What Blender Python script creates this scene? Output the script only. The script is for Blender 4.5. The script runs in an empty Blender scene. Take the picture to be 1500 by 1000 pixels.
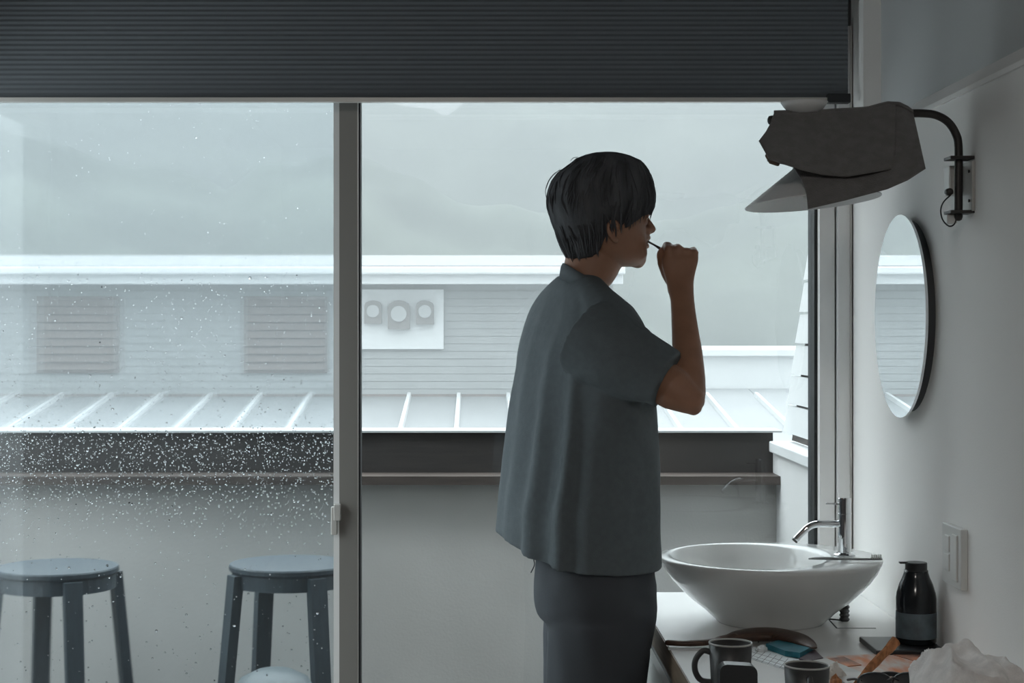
import bpy, bmesh, math, random
from mathutils import Vector, Matrix, noise
R = math.radians
random.seed(7)
sc = bpy.context.scene
COL = sc.collection

# ---------------------------------------------------------------- camera
F, CX, CY, ZC = 2450.0, 700.0, 480.0, 1.38      # focal length in px of a 1500 px wide frame, vanishing point, eye height
cam_d = bpy.data.cameras.new('camera')
cam = bpy.data.objects.new('camera', cam_d)
COL.objects.link(cam)
cam.location = (0, 0, ZC)
cam.rotation_euler = (R(90), 0, 0)
cam_d.sensor_width = 36
cam_d.lens = F * 36 / 1500
cam_d.shift_x = (750 - CX) / 1500
cam_d.shift_y = -(500 - CY) / 1500
cam_d.clip_start, cam_d.clip_end = 0.05, 500
sc.camera = cam

def P(px, py, Y):
    return Vector(((px - CX) / F * Y, Y, ZC - (py - CY) / F * Y))

# ---------------------------------------------------------------- world: even overcast sky
w = bpy.data.worlds.new('overcast_sky'); sc.world = w; w.use_nodes = True
nt = w.node_tree; nt.nodes.clear()
tc = nt.nodes.new('ShaderNodeTexCoord'); sp = nt.nodes.new('ShaderNodeSeparateXYZ')
rp = nt.nodes.new('ShaderNodeValToRGB'); bg = nt.nodes.new('ShaderNodeBackground'); wo = nt.nodes.new('ShaderNodeOutputWorld')
nt.links.new(tc.outputs['Generated'], sp.inputs[0]); nt.links.new(sp.outputs['Z'], rp.inputs[0])
nt.links.new(rp.outputs[0], bg.inputs[0]); nt.links.new(bg.outputs[0], wo.inputs[0])
rp.color_ramp.elements[0].position = 0.0; rp.color_ramp.elements[0].color = (0.43, 0.475, 0.495, 1)
rp.color_ramp.elements[1].position = 1.0; rp.color_ramp.elements[1].color = (1.86, 2.03, 2.10, 1)   # rain clouds, dimmer towards the misty horizon
bg.inputs['Strength'].default_value = 1.0
try:
    w.cycles.sampling_method = 'AUTOMATIC'
except Exception:
    pass

vs = sc.view_settings
sc.display_settings.display_device = 'sRGB'
vs.view_transform = 'Standard'; vs.look = 'None'; vs.gamma = 1.0; vs.use_curve_mapping = False
vs.exposure = 2.3
sc.cycles.volume_bounces = 2
sc.cycles.max_bounces = 10
sc.cycles.diffuse_bounces = 5
sc.cycles.transparent_max_bounces = 16

# ---------------------------------------------------------------- materials
def mat(name, col, rough=0.6, metal=0.0, var=0.0, vscale=20.0, bump=0.0, bscale=200.0, spec=0.5, col2=None, stretch=None, sheen=0.0):
    m = bpy.data.materials.new(name); m.use_nodes = True
    n = m.node_tree; b = n.nodes['Principled BSDF']
    b.inputs['Base Color'].default_value = (*col, 1); b.inputs['Roughness'].default_value = rough
    b.inputs['Metallic'].default_value = metal; b.inputs['Specular IOR Level'].default_value = spec
    if sheen: b.inputs['Sheen Weight'].default_value = sheen
    tcn = n.nodes.new('ShaderNodeTexCoord'); src = tcn.outputs['Object']
    if stretch:
        mp = n.nodes.new('ShaderNodeMapping'); mp.inputs['Scale'].default_value = stretch
        n.links.new(src, mp.inputs[0]); src = mp.outputs[0]
    if var or col2:
        no = n.nodes.new('ShaderNodeTexNoise'); no.inputs['Scale'].default_value = vscale; no.inputs['Detail'].default_value = 5
        n.links.new(src, no.inputs['Vector'])
        cr = n.nodes.new('ShaderNodeValToRGB')
        a = tuple(c * (1 - var) for c in col); z = col2 if col2 else tuple(min(1, c * (1 + var)) for c in col)
        cr.color_ramp.elements[0].position = .35; cr.color_ramp.elements[1].position = .65
        cr.color_ramp.elements[0].color = (*a, 1); cr.color_ramp.elements[1].color = (*z, 1)
        n.links.new(no.outputs['Fac'], cr.inputs[0]); n.links.new(cr.outputs[0], b.inputs['Base Color'])
    if bump:
        nb = n.nodes.new('ShaderNodeTexNoise'); nb.inputs['Scale'].default_value = bscale; nb.inputs['Detail'].default_value = 3
        n.links.new(src, nb.inputs['Vector'])
        bp = n.nodes.new('ShaderNodeBump'); bp.inputs['Strength'].default_value = bump; bp.inputs['Distance'].default_value = .002
        n.links.new(nb.outputs['Fac'], bp.inputs['Height']); n.links.new(bp.outputs[0], b.inputs['Normal'])
    return m

def glass_mat(name, tint, film=0.0, filmcol=(.8, .85, .88), blur=0.0):
    m = bpy.data.materials.new(name); m.use_nodes = True; n = m.node_tree; n.nodes.clear()
    out = n.nodes.new('ShaderNodeOutputMaterial'); tr = n.nodes.new('ShaderNodeBsdfTransparent'); gl = n.nodes.new('ShaderNodeBsdfGlossy')
    tr.inputs[0].default_value = (*tint, 1); gl.inputs['Roughness'].default_value = 0.0
    geo = n.nodes.new('ShaderNodeNewGeometry'); mi = n.nodes.new('ShaderNodeMapRange')
    mi.inputs['To Min'].default_value = 1.5; mi.inputs['To Max'].default_value = 1 / 1.5
    n.links.new(geo.outputs['Backfacing'], mi.inputs['Value'])
    fr = n.nodes.new('ShaderNodeFresnel'); n.links.new(mi.outputs[0], fr.inputs['IOR'])
    mx = n.nodes.new('ShaderNodeMixShader'); n.links.new(fr.outputs[0], mx.inputs[0]); n.links.new(tr.outputs[0], mx.inputs[1]); n.links.new(gl.outputs[0], mx.inputs[2])
    last = mx
    if blur:
        rf_ = n.nodes.new('ShaderNodeBsdfRefraction'); rf_.inputs['IOR'].default_value = 1.02; rf_.inputs['Roughness'].default_value = .14; rf_.inputs[0].default_value = (*tint, 1)
        m3 = n.nodes.new('ShaderNodeMixShader'); m3.inputs[0].default_value = blur
        n.links.new(tr.outputs[0], m3.inputs[1]); n.links.new(rf_.outputs[0], m3.inputs[2]); n.links.new(m3.outputs[0], mx.inputs[1])
    if film:
        tl = n.nodes.new('ShaderNodeBsdfTranslucent'); tl.inputs[0].default_value = (*filmcol, 1)
        m2 = n.nodes.new('ShaderNodeMixShader'); m2.inputs[0].default_value = film
        n.links.new(last.outputs[0], m2.inputs[1]); n.links.new(tl.outputs[0], m2.inputs[2]); last = m2
    n.links.new(last.outputs[0], out.inputs[0])
    return m

M = {}
lm = bpy.data.materials.new('fill_lamp_glow'); lm.use_nodes = True
_b = lm.node_tree.nodes['Principled BSDF']; _b.inputs['Base Color'].default_value = (.8, .78, .75, 1)
_b.inputs['Emission Color'].default_value = (1.0, .95, .89, 1); _b.inputs['Emission Strength'].default_value = 12.0; M['fillglow'] = lm
M['wall'] = mat('white_wall_paint', (.86, .845, .825), .75, bump=.15, bscale=300)
M['upperwall'] = mat('shaded_upper_wall_paint', (.50, .51, .51), .8, bump=.15, bscale=300)  # shade above the rail, put into a darker wall colour
M['capping'] = mat('wet_grey_capping', (.30, .31, .31), .5)
M['ceil'] = mat('ceiling_paint', (.22, .22, .22), .8)
M['floor'] = mat('floor_boards', (.09, .08, .07), .5, var=.25, vscale=6, stretch=(1, 8, 1))
M['roomwall'] = mat('room_wall_paint', (.14, .14, .145), .8, var=.04, vscale=3)
M['alu'] = mat('bronze_aluminium', (.22, .208, .193), .45)
M['alu2'] = mat('grey_aluminium', (.76, .75, .74), .45)
M['alulight'] = mat('pale_aluminium', (.55, .53, .50), .4, .2)
M['gasket'] = mat('black_rubber', (.015, .017, .019), .6)
M['blind'] = mat('charcoal_blind_fabric', (.135, .150, .163), .9, bump=.08, bscale=900)
M['glass'] = glass_mat('clear_window_glass', (.975, .99, .99))
M['wetglass'] = glass_mat('wet_window_glass', (.91, .945, .957), .006, blur=.35)
M['parapet'] = mat('grey_parapet_render', (.35, .34, .325), .85, var=.06, vscale=2.5, bump=.3, bscale=120)
M['sidewall'] = mat('white_balcony_render', (.46, .46, .455), .8, var=.04, vscale=3, bump=.2, bscale=120)
M['darkwood'] = mat('dark_stained_wood', (.012, .0095, .0085), .6, var=.3, vscale=8, stretch=(1, 1, 14))
M['darkwood2'] = mat('brown_stained_wood', (.04, .03, .025), .55, var=.3, vscale=8, stretch=(.6, 6, 6))
M['whiteboard'] = mat('white_painted_board', (.47, .48, .48), .6, var=.03, vscale=6)
M['tiles'] = mat('balcony_floor_tile', (.07, .07, .07), .7, var=.1)
M['stool'] = mat('blue_grey_painted_wood', (.022, .032, .039), .55, var=.15, vscale=15, stretch=(6, 6, 1))
M['palewhite'] = mat('pale_plastic', (.07, .085, .09), .5)
M['siding'] = mat('pale_siding', (.27, .28, .28), .8, var=.05, vscale=2)
M['fascia'] = mat('white_fascia', (.60, .615, .62), .6)
M['roofmetal'] = mat('pale_metal_roof', (.25, .26, .265), .5, var=.05, vscale=1.5)
M['shutter'] = mat('brown_shutter', (.16, .13, .12), .8, var=.1)
M['meter'] = mat('grey_meter_case', (.17, .16, .155), .6)
M['meterface'] = mat('pale_meter_face', (.34, .35, .35), .3)
M['hill'] = mat('wet_forest', (.06, .075, .06), .9, var=.3, vscale=.25, col2=(.10, .12, .095))
M['earth'] = mat('wet_ground', (.12, .12, .11), .9)
M['laminate'] = mat('pale_grey_laminate', (.74, .74, .73), .27, var=.02, vscale=4)
M['edgewood'] = mat('brown_ply_edge', (.15, .105, .07), .55, var=.3, vscale=12, stretch=(1, .3, 10))
M['cabinet'] = mat('grey_cabinet_panel', (.32, .33, .32), .45)
M['porcelain'] = mat('white_porcelain', (.74, .75, .74), .08, spec=.6)
M['chrome'] = mat('polished_chrome', (.82, .83, .85), .06, 1.0)
M['steel'] = mat('grey_hose_steel', (.12, .12, .12), .4, .6)
M['dark'] = mat('dark_line', (.03, .03, .03), .7)
M['mirror'] = mat('mirror_silver', (.90, .93, .94), .0, 1.0)
M['mirrorback'] = mat('mirror_backing', (.06, .065, .07), .6)
M['pipe'] = mat('dark_bronze_pipe', (.045, .042, .040), .45, .3)
M['plate'] = mat('pale_steel_plate', (.48, .47, .45), .5, .2)
M['whiteplastic'] = mat('white_switch_plastic', (.66, .66, .64), .35)
M['enamel'] = mat('grey_enamel_shade', (.80, .81, .81), .4)
M['towel'] = mat('dark_brown_towel', (.19, .183, .18), .95, var=.1, vscale=60, bump=.8, bscale=500, sheen=.2)
M['cloth'] = mat('pale_grey_towel', (.80, .76, .735), .95, var=.08, vscale=50, bump=.8, bscale=450)
M['bottle'] = mat('black_glossy_bottle', (.014, .018, .021), .16)
M['label'] = mat('blue_grey_label', (.10, .135, .155), .4, var=.25, vscale=35)
M['black'] = mat('black_plastic', (.018, .020, .022), .35)
M['mug'] = mat('dark_stoneware', (.045, .046, .047), .4, var=.15, vscale=60)
M['mugrim'] = mat('pale_glazed_rim', (.42, .42, .40), .3)
M['brown'] = mat('brown_polished_wood', (.065, .034, .022), .45, var=.35, vscale=20, stretch=(2, 12, 12))
M['orange'] = mat('light_orange_wood', (.40, .16, .06), .6, var=.35, vscale=25, stretch=(6, 6, 1.2))
M['teal'] = mat('teal_packet', (.012, .15, .20), .35, var=.3, vscale=30)
M['purple'] = mat('dark_purple_packet', (.045, .02, .035), .4)
M['paperwhite'] = mat('white_card', (.66, .69, .70), .5)
M['tissue'] = mat('white_tissue', (.66, .62, .58), .9)
M['print'] = mat('orange_printed_paper', (.52, .50, .47), .6, vscale=30, col2=(.55, .17, .05), stretch=(1, .35, 1))
M['print2'] = mat('dark_printed_paper', (.10, .06, .05), .6, vscale=24, col2=(.60, .22, .10), stretch=(1, .3, 1))
M['print3'] = mat('grey_printed_paper', (.42, .42, .40), .6, vscale=18, col2=(.55, .54, .52), stretch=(.3, 1, 1))
M['skin'] = mat('skin', (.36, .185, .115), .5, var=.06, vscale=30, bump=.1, bscale=300)
M['lips'] = mat('lips', (.22, .075, .06), .45)
M['nail'] = mat('nail', (.50, .32, .25), .3)
M['hair'] = mat('black_hair', (.085, .089, .096), .85, var=.3, vscale=40, stretch=(1, 1, .2), bump=.5, bscale=220, spec=.2)
M['shirt'] = mat('blue_grey_cotton', (.122, .146, .158), .92, var=.05, vscale=80, bump=.35, bscale=700)
M['trousers'] = mat('black_cotton', (.070, .078, .090), .9, bump=.3, bscale=500)
M['eye'] = mat('eye_white', (.7, .68, .65), .2)
M['iris'] = mat('dark_iris', (.03, .018, .012), .15)
M['brushplastic'] = mat('dark_brush_handle', (.04, .035, .04), .35)
M['greyplastic'] = mat('grey_brush_handle', (.25, .26, .26), .4)
M['bristle'] = mat('pale_bristle', (.6, .6, .58), .7)
dm = bpy.data.materials.new('rain_water'); dm.use_nodes = True
_n = dm.node_tree; _n.nodes.clear(); _o = _n.nodes.new('ShaderNodeOutputMaterial'); _g = _n.nodes.new('ShaderNodeBsdfRefraction')
_g.inputs['IOR'].default_value = 1.33; _g.inputs['Roughness'].default_value = 0.0; _n.links.new(_g.outputs[0], _o.inputs[0]); M['water'] = dm

# ---------------------------------------------------------------- mesh helpers (world coordinates)
def origin(o):
    v = Vector((0, 0, 0))
    while o is not None:
        v += Vector(o.location); o = o.parent
    return v

def link(name, me, m, parent=None, loc=None, smooth=False):
    o = bpy.data.objects.new(name, me); COL.objects.link(o)
    if m is not None: me.materials.append(m)
    if parent is not None:
        o.parent = parent; off = origin(parent)
    else:
        off = Vector(loc) if loc is not None else Vector((0, 0, 0)); o.location = off
    me.transform(Matrix.Translation(-off))
    if smooth:
        for p in me.polygons: p.use_smooth = True
    return o

def obj(name, bm, m, parent=None, loc=None, smooth=False, fix=True):
    if fix: bmesh.ops.recalc_face_normals(bm, faces=bm.faces[:])
    me = bpy.data.meshes.new(name); bm.to_mesh(me); bm.free()
    return link(name, me, m, parent, loc, smooth)

def tag(o, label=None, cat=None, group=None, kind=None):
    if label: o['label'] = label
    if cat: o['category'] = cat
    if group: o['group'] = group
    if kind: o['kind'] = kind
    return o

def empty(name, loc, label=None, cat=None, group=None, kind=None):
    o = bpy.data.objects.new(name, None); COL.objects.link(o); o.location = loc; o.empty_display_size = .05
    return tag(o, label, cat, group, kind)

def B(): return bmesh.new()

def box(bm, x0, x1, y0, y1, z0, z1, bev=0.0):
    vs_ = [bm.verts.new((x, y, z)) for x in (x0, x1) for y in (y0, y1) for z in (z0, z1)]
    f = [(0, 1, 3, 2), (4, 6, 7, 5), (0, 4, 5, 1), (2, 3, 7, 6), (0, 2, 6, 4), (1, 5, 7, 3)]
    fs = [bm.faces.new([vs_[i] for i in q]) for q in f]
    if bev:
        es = list({e for q in fs for e in q.edges})
        bmesh.ops.bevel(bm, geom=es, offset=bev, segments=2, profile=.5, affect='EDGES')
    return bm

def bx(*a): return box(B(), *a)

def loft(bm, rings, cap=True, closed=True):
    rv = [[bm.verts.new(p) for p in r] for r in rings]
    n = len(rv[0])
    for a, b in zip(rv, rv[1:]):
        for i in range(n if closed else n - 1):
            j = (i + 1) % n
            bm.faces.new((a[i], a[j], b[j], b[i]))
    if cap and closed:
        for r, rev in ((rv[0], True), (rv[-1], False)):
            try: bm.faces.new(list(reversed(r)) if rev else r)
            except ValueError: pass
    return bm

def ring(c, a, b, ux, uy, n=20, p=2.0):
    out = []
    for k in range(n):
        t = 2 * math.pi * k / n; ct, st = math.cos(t), math.sin(t)
        out.append(Vector(c) + Vector(ux) * (a * math.copysign(abs(ct) ** (2 / p), ct)) + Vector(uy) * (b * math.copysign(abs(st) ** (2 / p), st)))
    return out

def tube(bm, pts, rad, n=12, flat=1.0, side=None, round_ends=True):
    """a tube through pts with a radius per point; flat < 1 squashes it across `side`"""
    pts = [Vector(p) for p in pts]; rad = list(rad) if hasattr(rad, '__len__') else [rad] * len(pts)
    if round_ends:
        d0 = (pts[0] - pts[1]).normalized(); d1 = (pts[-1] - pts[-2]).normalized()
        r0, r1 = rad[0], rad[-1]
        pts = [pts[0] + d0 * r0 * .9, pts[0] + d0 * r0 * .6] + pts + [pts[-1] + d1 * r1 * .6, pts[-1] + d1 * r1 * .9]
        rad = [r0 * .35, r0 * .8] + rad + [r1 * .8, r1 * .35]
    up = Vector(side) if side is not None else None
    rings = []; prev = None
    for i, p in enumerate(pts):
        d = (pts[min(i + 1, len(pts) - 1)] - pts[max(i - 1, 0)]).normalized()
        if prev is None:
            u = up if up is not None else (Vector((0, 0, 1)) if abs(d.z) < .9 else Vector((1, 0, 0)))
        else: u = prev
        u = (u - d * u.dot(d)).normalized(); prev = u
        v = d.cross(u)
        rings.append(ring(p, rad[i] * flat, rad[i], u, v, n))
    return loft(bm, rings)

def spline(pts, k=6):
    """Catmull-Rom through vectors/tuples"""
    pts = [Vector(p) for p in pts]; out = []
    for i in range(len(pts) - 1):
        p0, p1, p2, p3 = pts[max(i - 1, 0)], pts[i], pts[i + 1], pts[min(i + 2, len(pts) - 1)]
        for s in range(k):
            t = s / k
            out.append(.5 * ((2 * p1) + (p2 - p0) * t + (2 * p0 - 5 * p1 + 4 * p2 - p3) * t * t + (3 * p1 - p0 - 3 * p2 + p3) * t ** 3))
    out.append(pts[-1]); return out

def lathe(bm, prof, c, n=32, axis='z', cap=True):
    c = Vector(c)
    ux, uy, uz = {'z': ((1, 0, 0), (0, 1, 0), (0, 0, 1)), 'x': ((0, 1, 0), (0, 0, 1), (1, 0, 0)), 'y': ((0, 0, 1), (1, 0, 0), (0, 1, 0))}[axis]
    return loft(bm, [ring(c + Vector(uz) * h, max(r, 1e-4), max(r, 1e-4), ux, uy, n) for r, h in prof], cap)

def prism(bm, poly, h0, h1, axis='y'):
    """extrude a polygon of 2-D points; axis y: (x, z); x: (y, z); z: (x, y)"""
    f = {'y': lambda p, h: (p[0], h, p[1]), 'x': lambda p, h: (h, p[0], p[1]), 'z': lambda p, h: (p[0], p[1], h)}[axis]
    return loft(bm, [[f(p, h0) for p in poly], [f(p, h1) for p in poly]])

def interp(tab, x):
    if x <= tab[0][0]: return tab[0][1:]
    for a, b in zip(tab, tab[1:]):
        if x <= b[0]:
            t = (x - a[0]) / (b[0] - a[0]); return tuple(p + (q - p) * t for p, q in zip(a[1:], b[1:]))
    return tab[-1][1:]

def fuse(bm, voxel, smooth=4, fac=.5):
    """one continuous surface out of overlapping closed shapes"""
    bmesh.ops.recalc_face_normals(bm, faces=bm.faces[:])
    me = bpy.data.meshes.new('fuse'); bm.to_mesh(me); bm.free()
    o = bpy.data.objects.new('fuse', me); COL.objects.link(o)
    r = o.modifiers.new('r', 'REMESH'); r.mode = 'VOXEL'; r.voxel_size = voxel; r.use_smooth_shade = True
    if smooth:
        s = o.modifiers.new('s', 'SMOOTH'); s.iterations = smooth; s.factor = fac
    dg = bpy.context.evaluated_depsgraph_get(); dg.update()
    out = bpy.data.meshes.new_from_object(o.evaluated_get(dg))
    bpy.data.objects.remove(o); bpy.data.meshes.remove(me)
    for p in out.polygons: p.use_smooth = True
    out.materials.clear()
    return out

def struct(name, bm, m, parent=None):
    o = obj(name, bm, m, parent)
    if parent is None: o['kind'] = 'structure'
    return o

# ================================================================ THE ROOM
WX = .87                         # right wall plane
YW = 3.88                        # inner face of the window
struct('floor', bx(-1.22, 1.05, -2.6, 3.86, -.10, 0), M['floor'])
struct('ceiling', bx(-1.32, 1.05, -2.6, 4.05, 2.50, 2.60), M['ceil'])
bm = B()      # left wall with a tall side window beside the sliding doors
box(bm, -1.32, -1.22, -2.6, 2.95, 0, 2.50); box(bm, -1.32, -1.22, 3.80, 4.05, 0, 2.50); box(bm, -1.32, -1.22, 2.95, 3.80, 2.00, 2.50); box(bm, -1.32, -1.22, 2.95, 3.80, 0, .10)
struct('wall_left', bm, M['roomwall'])
w3 = empty('window_3', (-1.27, 3.37, .10), kind='structure')
for a_, b_2, c_, d_ in ((2.95, 2.99, .10, 2.00), (3.76, 3.80, .10, 2.00), (2.99, 3.76, .10, .14), (2.99, 3.76, 1.96, 2.00)):
    obj('frame', bx(-1.30, -1.24, a_, b_2, c_, d_), M['alu'], w3)
obj('pane', bx(-1.273, -1.269, 2.99, 3.76, .14, 1.96), M['glass'], w3)
struct('wall_back', bx(-1.32, 1.05, -2.7, -2.6, 0, 2.50), M['roomwall'])
bm = B(); box(bm, WX, 1.05, -2.6, 4.05, 0, 1.797); box(bm, WX, 1.05, 3.775, 4.05, 1.797, 2.5)
struct('wall_right', bm, M['wall'])
struct('wall_right_upper', bx(WX + .04, 1.05, -2.6, 3.775, 1.797, 2.5), M['upperwall'])
struct('wall_front', bx(-1.22, WX, 3.90, 4.05, 2.08, 2.50), M['roomwall'])
bm = prism(B(), [(WX - .006, 1.797), (WX + .04, 1.797), (WX + .04, 1.840), (WX + .025, 1.840), (WX - .006, 1.806)], -2.6, 3.42, 'y')
struct('trim_1', bm, M['wall'])

# added fill light, out of view: lit round dome above the camera
cl = empty('fill_lamp', (-.27, .02, 2.50), 'round white dome added on the ceiling as unseen fill light', 'lamp')
obj('base_plate', lathe(B(), [(.185, 2.470), (.185, 2.50)], (-.27, .02, 0), 40), M['ceil'], cl)
obj('diffuser', lathe(B(), [(.01, 2.385), (.08, 2.389), (.13, 2.402), (.165, 2.424), (.175, 2.470)], (-.27, .02, 0), 40), M['fillglow'], cl, smooth=True)

# window frame at the right and the sliding sashes
t1 = empty('trim_2', (.83, 3.95, 0), kind='structure')
obj('outer_jamb', bx(.797, .832, 3.90, 4.02, .03, 2.08), M['alu2'], t1)
obj('inner_jamb', bx(.836, .863, 3.88, 4.02, .03, 2.08), M['alu2'], t1)
obj('groove', bx(.832, .836, 3.93, 4.02, .03, 2.08), M['gasket'], t1)
obj('edge_bead', bx(.8635, .8665, 3.875, 4.02, .03, 2.08), M['alulight'], t1)
obj('gasket', bx(.7895, .797, 3.925, 4.0, .03, 2.08), M['gasket'], t1)
obj('sill_track', bx(-1.215, .87, 3.86, 4.05, -.10, .03), M['alu'], t1)
obj('head_track', bx(-1.215, .87, 3.90, 4.02, 2.03, 2.08), M['alu'], t1)

w1 = empty('window_1', (-.77, 3.90, .03), kind='structure')           # left, wet sash
SX0, SX1 = (497 - CX) / F * 3.88, (523 - CX) / F * 3.88
obj('stile', bx(SX0, SX1, 3.88, 3.925, .03, 2.03), M['alu'], w1)
obj('glazing_bead', bx(SX0 - .014, SX0, 3.888, 3.92, .03, 2.03), M['alu2'], w1)
obj('edge_strip', bx(SX1, SX1 + .0022, 3.881, 3.925, .03, 2.03), M['alulight'], w1)
obj('brush_seal', bx(SX1 + .0022, SX1 + .0065, 3.90, 3.95, .03, 2.03), M['gasket'], w1)
obj('bottom_rail', bx(-1.215, SX0, 3.88, 3.925, .03, .11), M['alu'], w1)
obj('top_rail', bx(-1.215, SX0, 3.88, 3.925, 1.97, 2.03), M['alu'], w1)
obj('pane', bx(-1.215, SX0 - .005, 3.9005, 3.9045, .11, 1.97), M['wetglass'], w1)
hb = box(B(), (485 - CX) / F * 3.87, (494 - CX) / F * 3.87, 3.865, 3.883, ZC - (783 - CY) / F * 3.87, ZC - (742 - CY) / F * 3.87, .002)
box(hb, (489 - CX) / F * 3.87, (499 - CX) / F * 3.87, 3.862, 3.881, ZC - (762 - CY) / F * 3.87, ZC - (738 - CY) / F * 3.87, .002)
tag(obj('latch', hb, M['alulight'], w1), 'small pale latch')
w2 = empty('window_2', (.25, 3.96, .03), kind='structure')            # right, clear sash
obj('stile', bx(SX0 + .004, SX1 - .004, 3.945, 3.99, .03, 2.03), M['alu'], w2)
obj('bottom_rail', bx(SX1, .7895, 3.945, 3.985, .03, .11), M['alu'], w2)
obj('top_rail', bx(SX1, .7895, 3.945, 3.985, 1.97, 2.03), M['alu'], w2)
obj('pane', bx(SX1 - .01, .7895, 3.962, 3.966, .11, 1.97), M['glass'], w2)

# pleated blind
YB = 3.80
ZB = ZC + (CY - 146) / F * YB
XB = (1244 - CX) / F * YB
bl = empty('pleated_blind', (-.18, YB, 2.50), 'wide charcoal pleated blind lowered across the top of the window', 'blind')
pitch = .0112; npl = 50
pm = bpy.data.meshes.new('pleat')
b_ = prism(B(), [(YB + .014, ZB + .006), (YB + .0122, ZB + .006 + pitch * .5), (YB + .014, ZB + .006 + pitch), (YB + .020, ZB + .006 + pitch), (YB + .016, ZB + .006 + pitch * .5), (YB + .020, ZB + .006)], -1.205, XB, 'x')
bmesh.ops.recalc_face_normals(b_, faces=b_.faces[:]); b_.to_mesh(pm); b_.free(); pm.materials.append(M['blind'])
pm.transform(Matrix.Translation(-origin(bl)))
for i in range(npl):
    o = bpy.data.objects.new('pleat', pm); COL.objects.link(o); o.parent = bl; o.location = (0, 0, i * pitch)
obj('bottom_rail', bx(-1.205, XB - .015, YB + .002, YB + .022, ZB - .0045, ZB + .0055), M['alulight'], bl)
cb = box(B(), (1212 - CX) / F * YB, XB + .003, YB - .004, YB + .024, ZC + (CY - 150.5) / F * YB, ZC + (CY - 137) / F * YB, .002)
obj('end_cap', cb, M['gasket'], bl)
obj('head_box', bx(-1.205, XB, YB - .01, YB + .05, ZB + .006 + npl * pitch - .012, 2.50), M['blind'], bl)

# ================================================================ THE BALCONY
struct('floor_balcony', bx(-3.8, 1.2, 4.05, 5.3, -.20, -.02), M['tiles'])
pw = empty('wall_parapet', (-1.3, 5.1, -.02), kind='structure')
obj('render_face', bx(-3.8, .90, 5.04, 5.24, -.02, .925), M['parapet'], pw)
zt, zm, zb_ = ZC - (633 - CY) / F * 5.10, ZC - (697 - CY) / F * 4.98, ZC - (710 - CY) / F * 4.97
obj('dark_board', bx(-3.8, .90, 5.10, 5.22, .92, zt), M['darkwood'], pw)
obj('ledge', bx(-3.8, .899, 4.97, 5.10, zb_, zm), M['darkwood2'], pw)
obj('metal_capping', bx(-3.8, .925, 5.085, 5.235, zt, zt + .006), M['capping'], pw)
sw = empty('wall_side', (1.0, 4.6, -.02), kind='structure')
obj('render_face', bx(.90, 1.15, 4.06, 5.24, -.02, 1.003), M['sidewall'], sw)
obj('coping', box(B(), .885, 1.17, 4.06, 5.085, 1.003, 1.036, .004), M['whiteboard'], sw)
sv = empty('wall_side_blocker', (-1.7, 4.6, -.02), kind='structure')  # added unseen wall that blocks low light on the left parapet
obj('render_face', bx(-1.85, -1.60, 4.06, 5.04, -.02, 1.003), M['sidewall'], sv)
obj('coping', box(B(), -1.87, -1.585, 4.06, 5.04, 1.003, 1.036, .004), M['whiteboard'], sv)
fs = empty('slatted_screen', (.95, 4.6, 1.04), 'white slatted side screen of overlapping boards above the balcony side wall', 'screen')
bh = .0905
for k in range(9):
    z0 = 1.064 + k * bh; z1 = z0 + bh - .0075
    e0 = 5.125 - (z0 - 1.046) * .70; e1 = 5.125 - (z1 - 1.046) * .70
    x = .937
    b_ = B()
    loft(b_, [[(x - .004, 4.07, z0), (x - .004, e0, z0), (x + .012, e0, z0), (x + .012, 4.07, z0)],
              [(x, 4.07, z1), (x, e1, z1), (x + .012, e1, z1), (x + .012, 4.07, z1)]])
    obj('board', b_, M['whiteboard'], fs)
obj('backing', prism(B(), [(4.08, 1.040), (5.06, 1.040), (5.06 - .80 * .70, 1.84), (4.08, 1.84)], .950, .958, 'x'), M['darkwood2'], fs)
for yy in (4.15, 4.42):
    obj('post', bx(.959, .99, yy, yy + .03, 1.036, 1.84), M['whiteboard'], fs)

def stool(cx, cy, zs, r, label, rot):
    root = empty('bar_stool', (cx, cy, -.02), label, 'stool', 'bar stools on the balcony')
    obj('seat', lathe(B(), [(r * .97, zs - .020), (r, zs - .014), (r, zs - .004), (r * .985, zs)], (cx, cy, 0), 40), M['stool'], root, smooth=False)
    obj('apron', lathe(B(), [(r * .93, zs - .058), (r * .95, zs - .058), (r * .95, zs - .020), (r * .93, zs - .020)], (cx, cy, 0), 40), M['stool'], root)
    ft = []
    for k in range(4):
        a = R(rot + 90 * k); d = Vector((math.cos(a), math.sin(a), 0)); s = Vector((-d.y, d.x, 0))
        rt, rb = r * .97, r * 1.42
        top = Vector((cx, cy, zs - .022)) + d * rt; bot = Vector((cx, cy, -.02)) + d * rb
        b_ = B()
        loft(b_, [[c + s * sx * wd + d * sd * .014 for sx, sd in ((-1, -1), (1, -1), (1, 1), (-1, 1))] for c, wd in ((bot, .021), (top, .0235))])
        obj('leg', b_, M['stool'], root); ft.append((top, bot))
    for k in range(4):
        a = ft[k][0].lerp(ft[k][1], .62); b2 = ft[(k + 1) % 4][0].lerp(ft[(k + 1) % 4][1], .62)
        obj('stretcher', tube(B(), [a, b2], .010, 8, round_ends=False), M['stool'], root)
    return root
YS = 4.50
stool((84 - CX) / F * YS, YS, ZC - (829 - CY) / F * YS, .163, 'blue-grey round bar stool behind the wet glass, whole seat in view beside the frame edge', 28)
stool((425 - CX) / F * YS, YS, ZC - (824 - CY) / F * YS, .163, 'blue-grey round bar stool behind the wet glass, half hidden by the window stile', 32)
tb = lathe(B(), [(.125, -.02), (.124, .18), (.120, .40), (.110, .458), (.085, .502), (.045, .522), (.006, .528)], ((402 - CX) / F * 4.195, 4.195, 0), 32)
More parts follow.
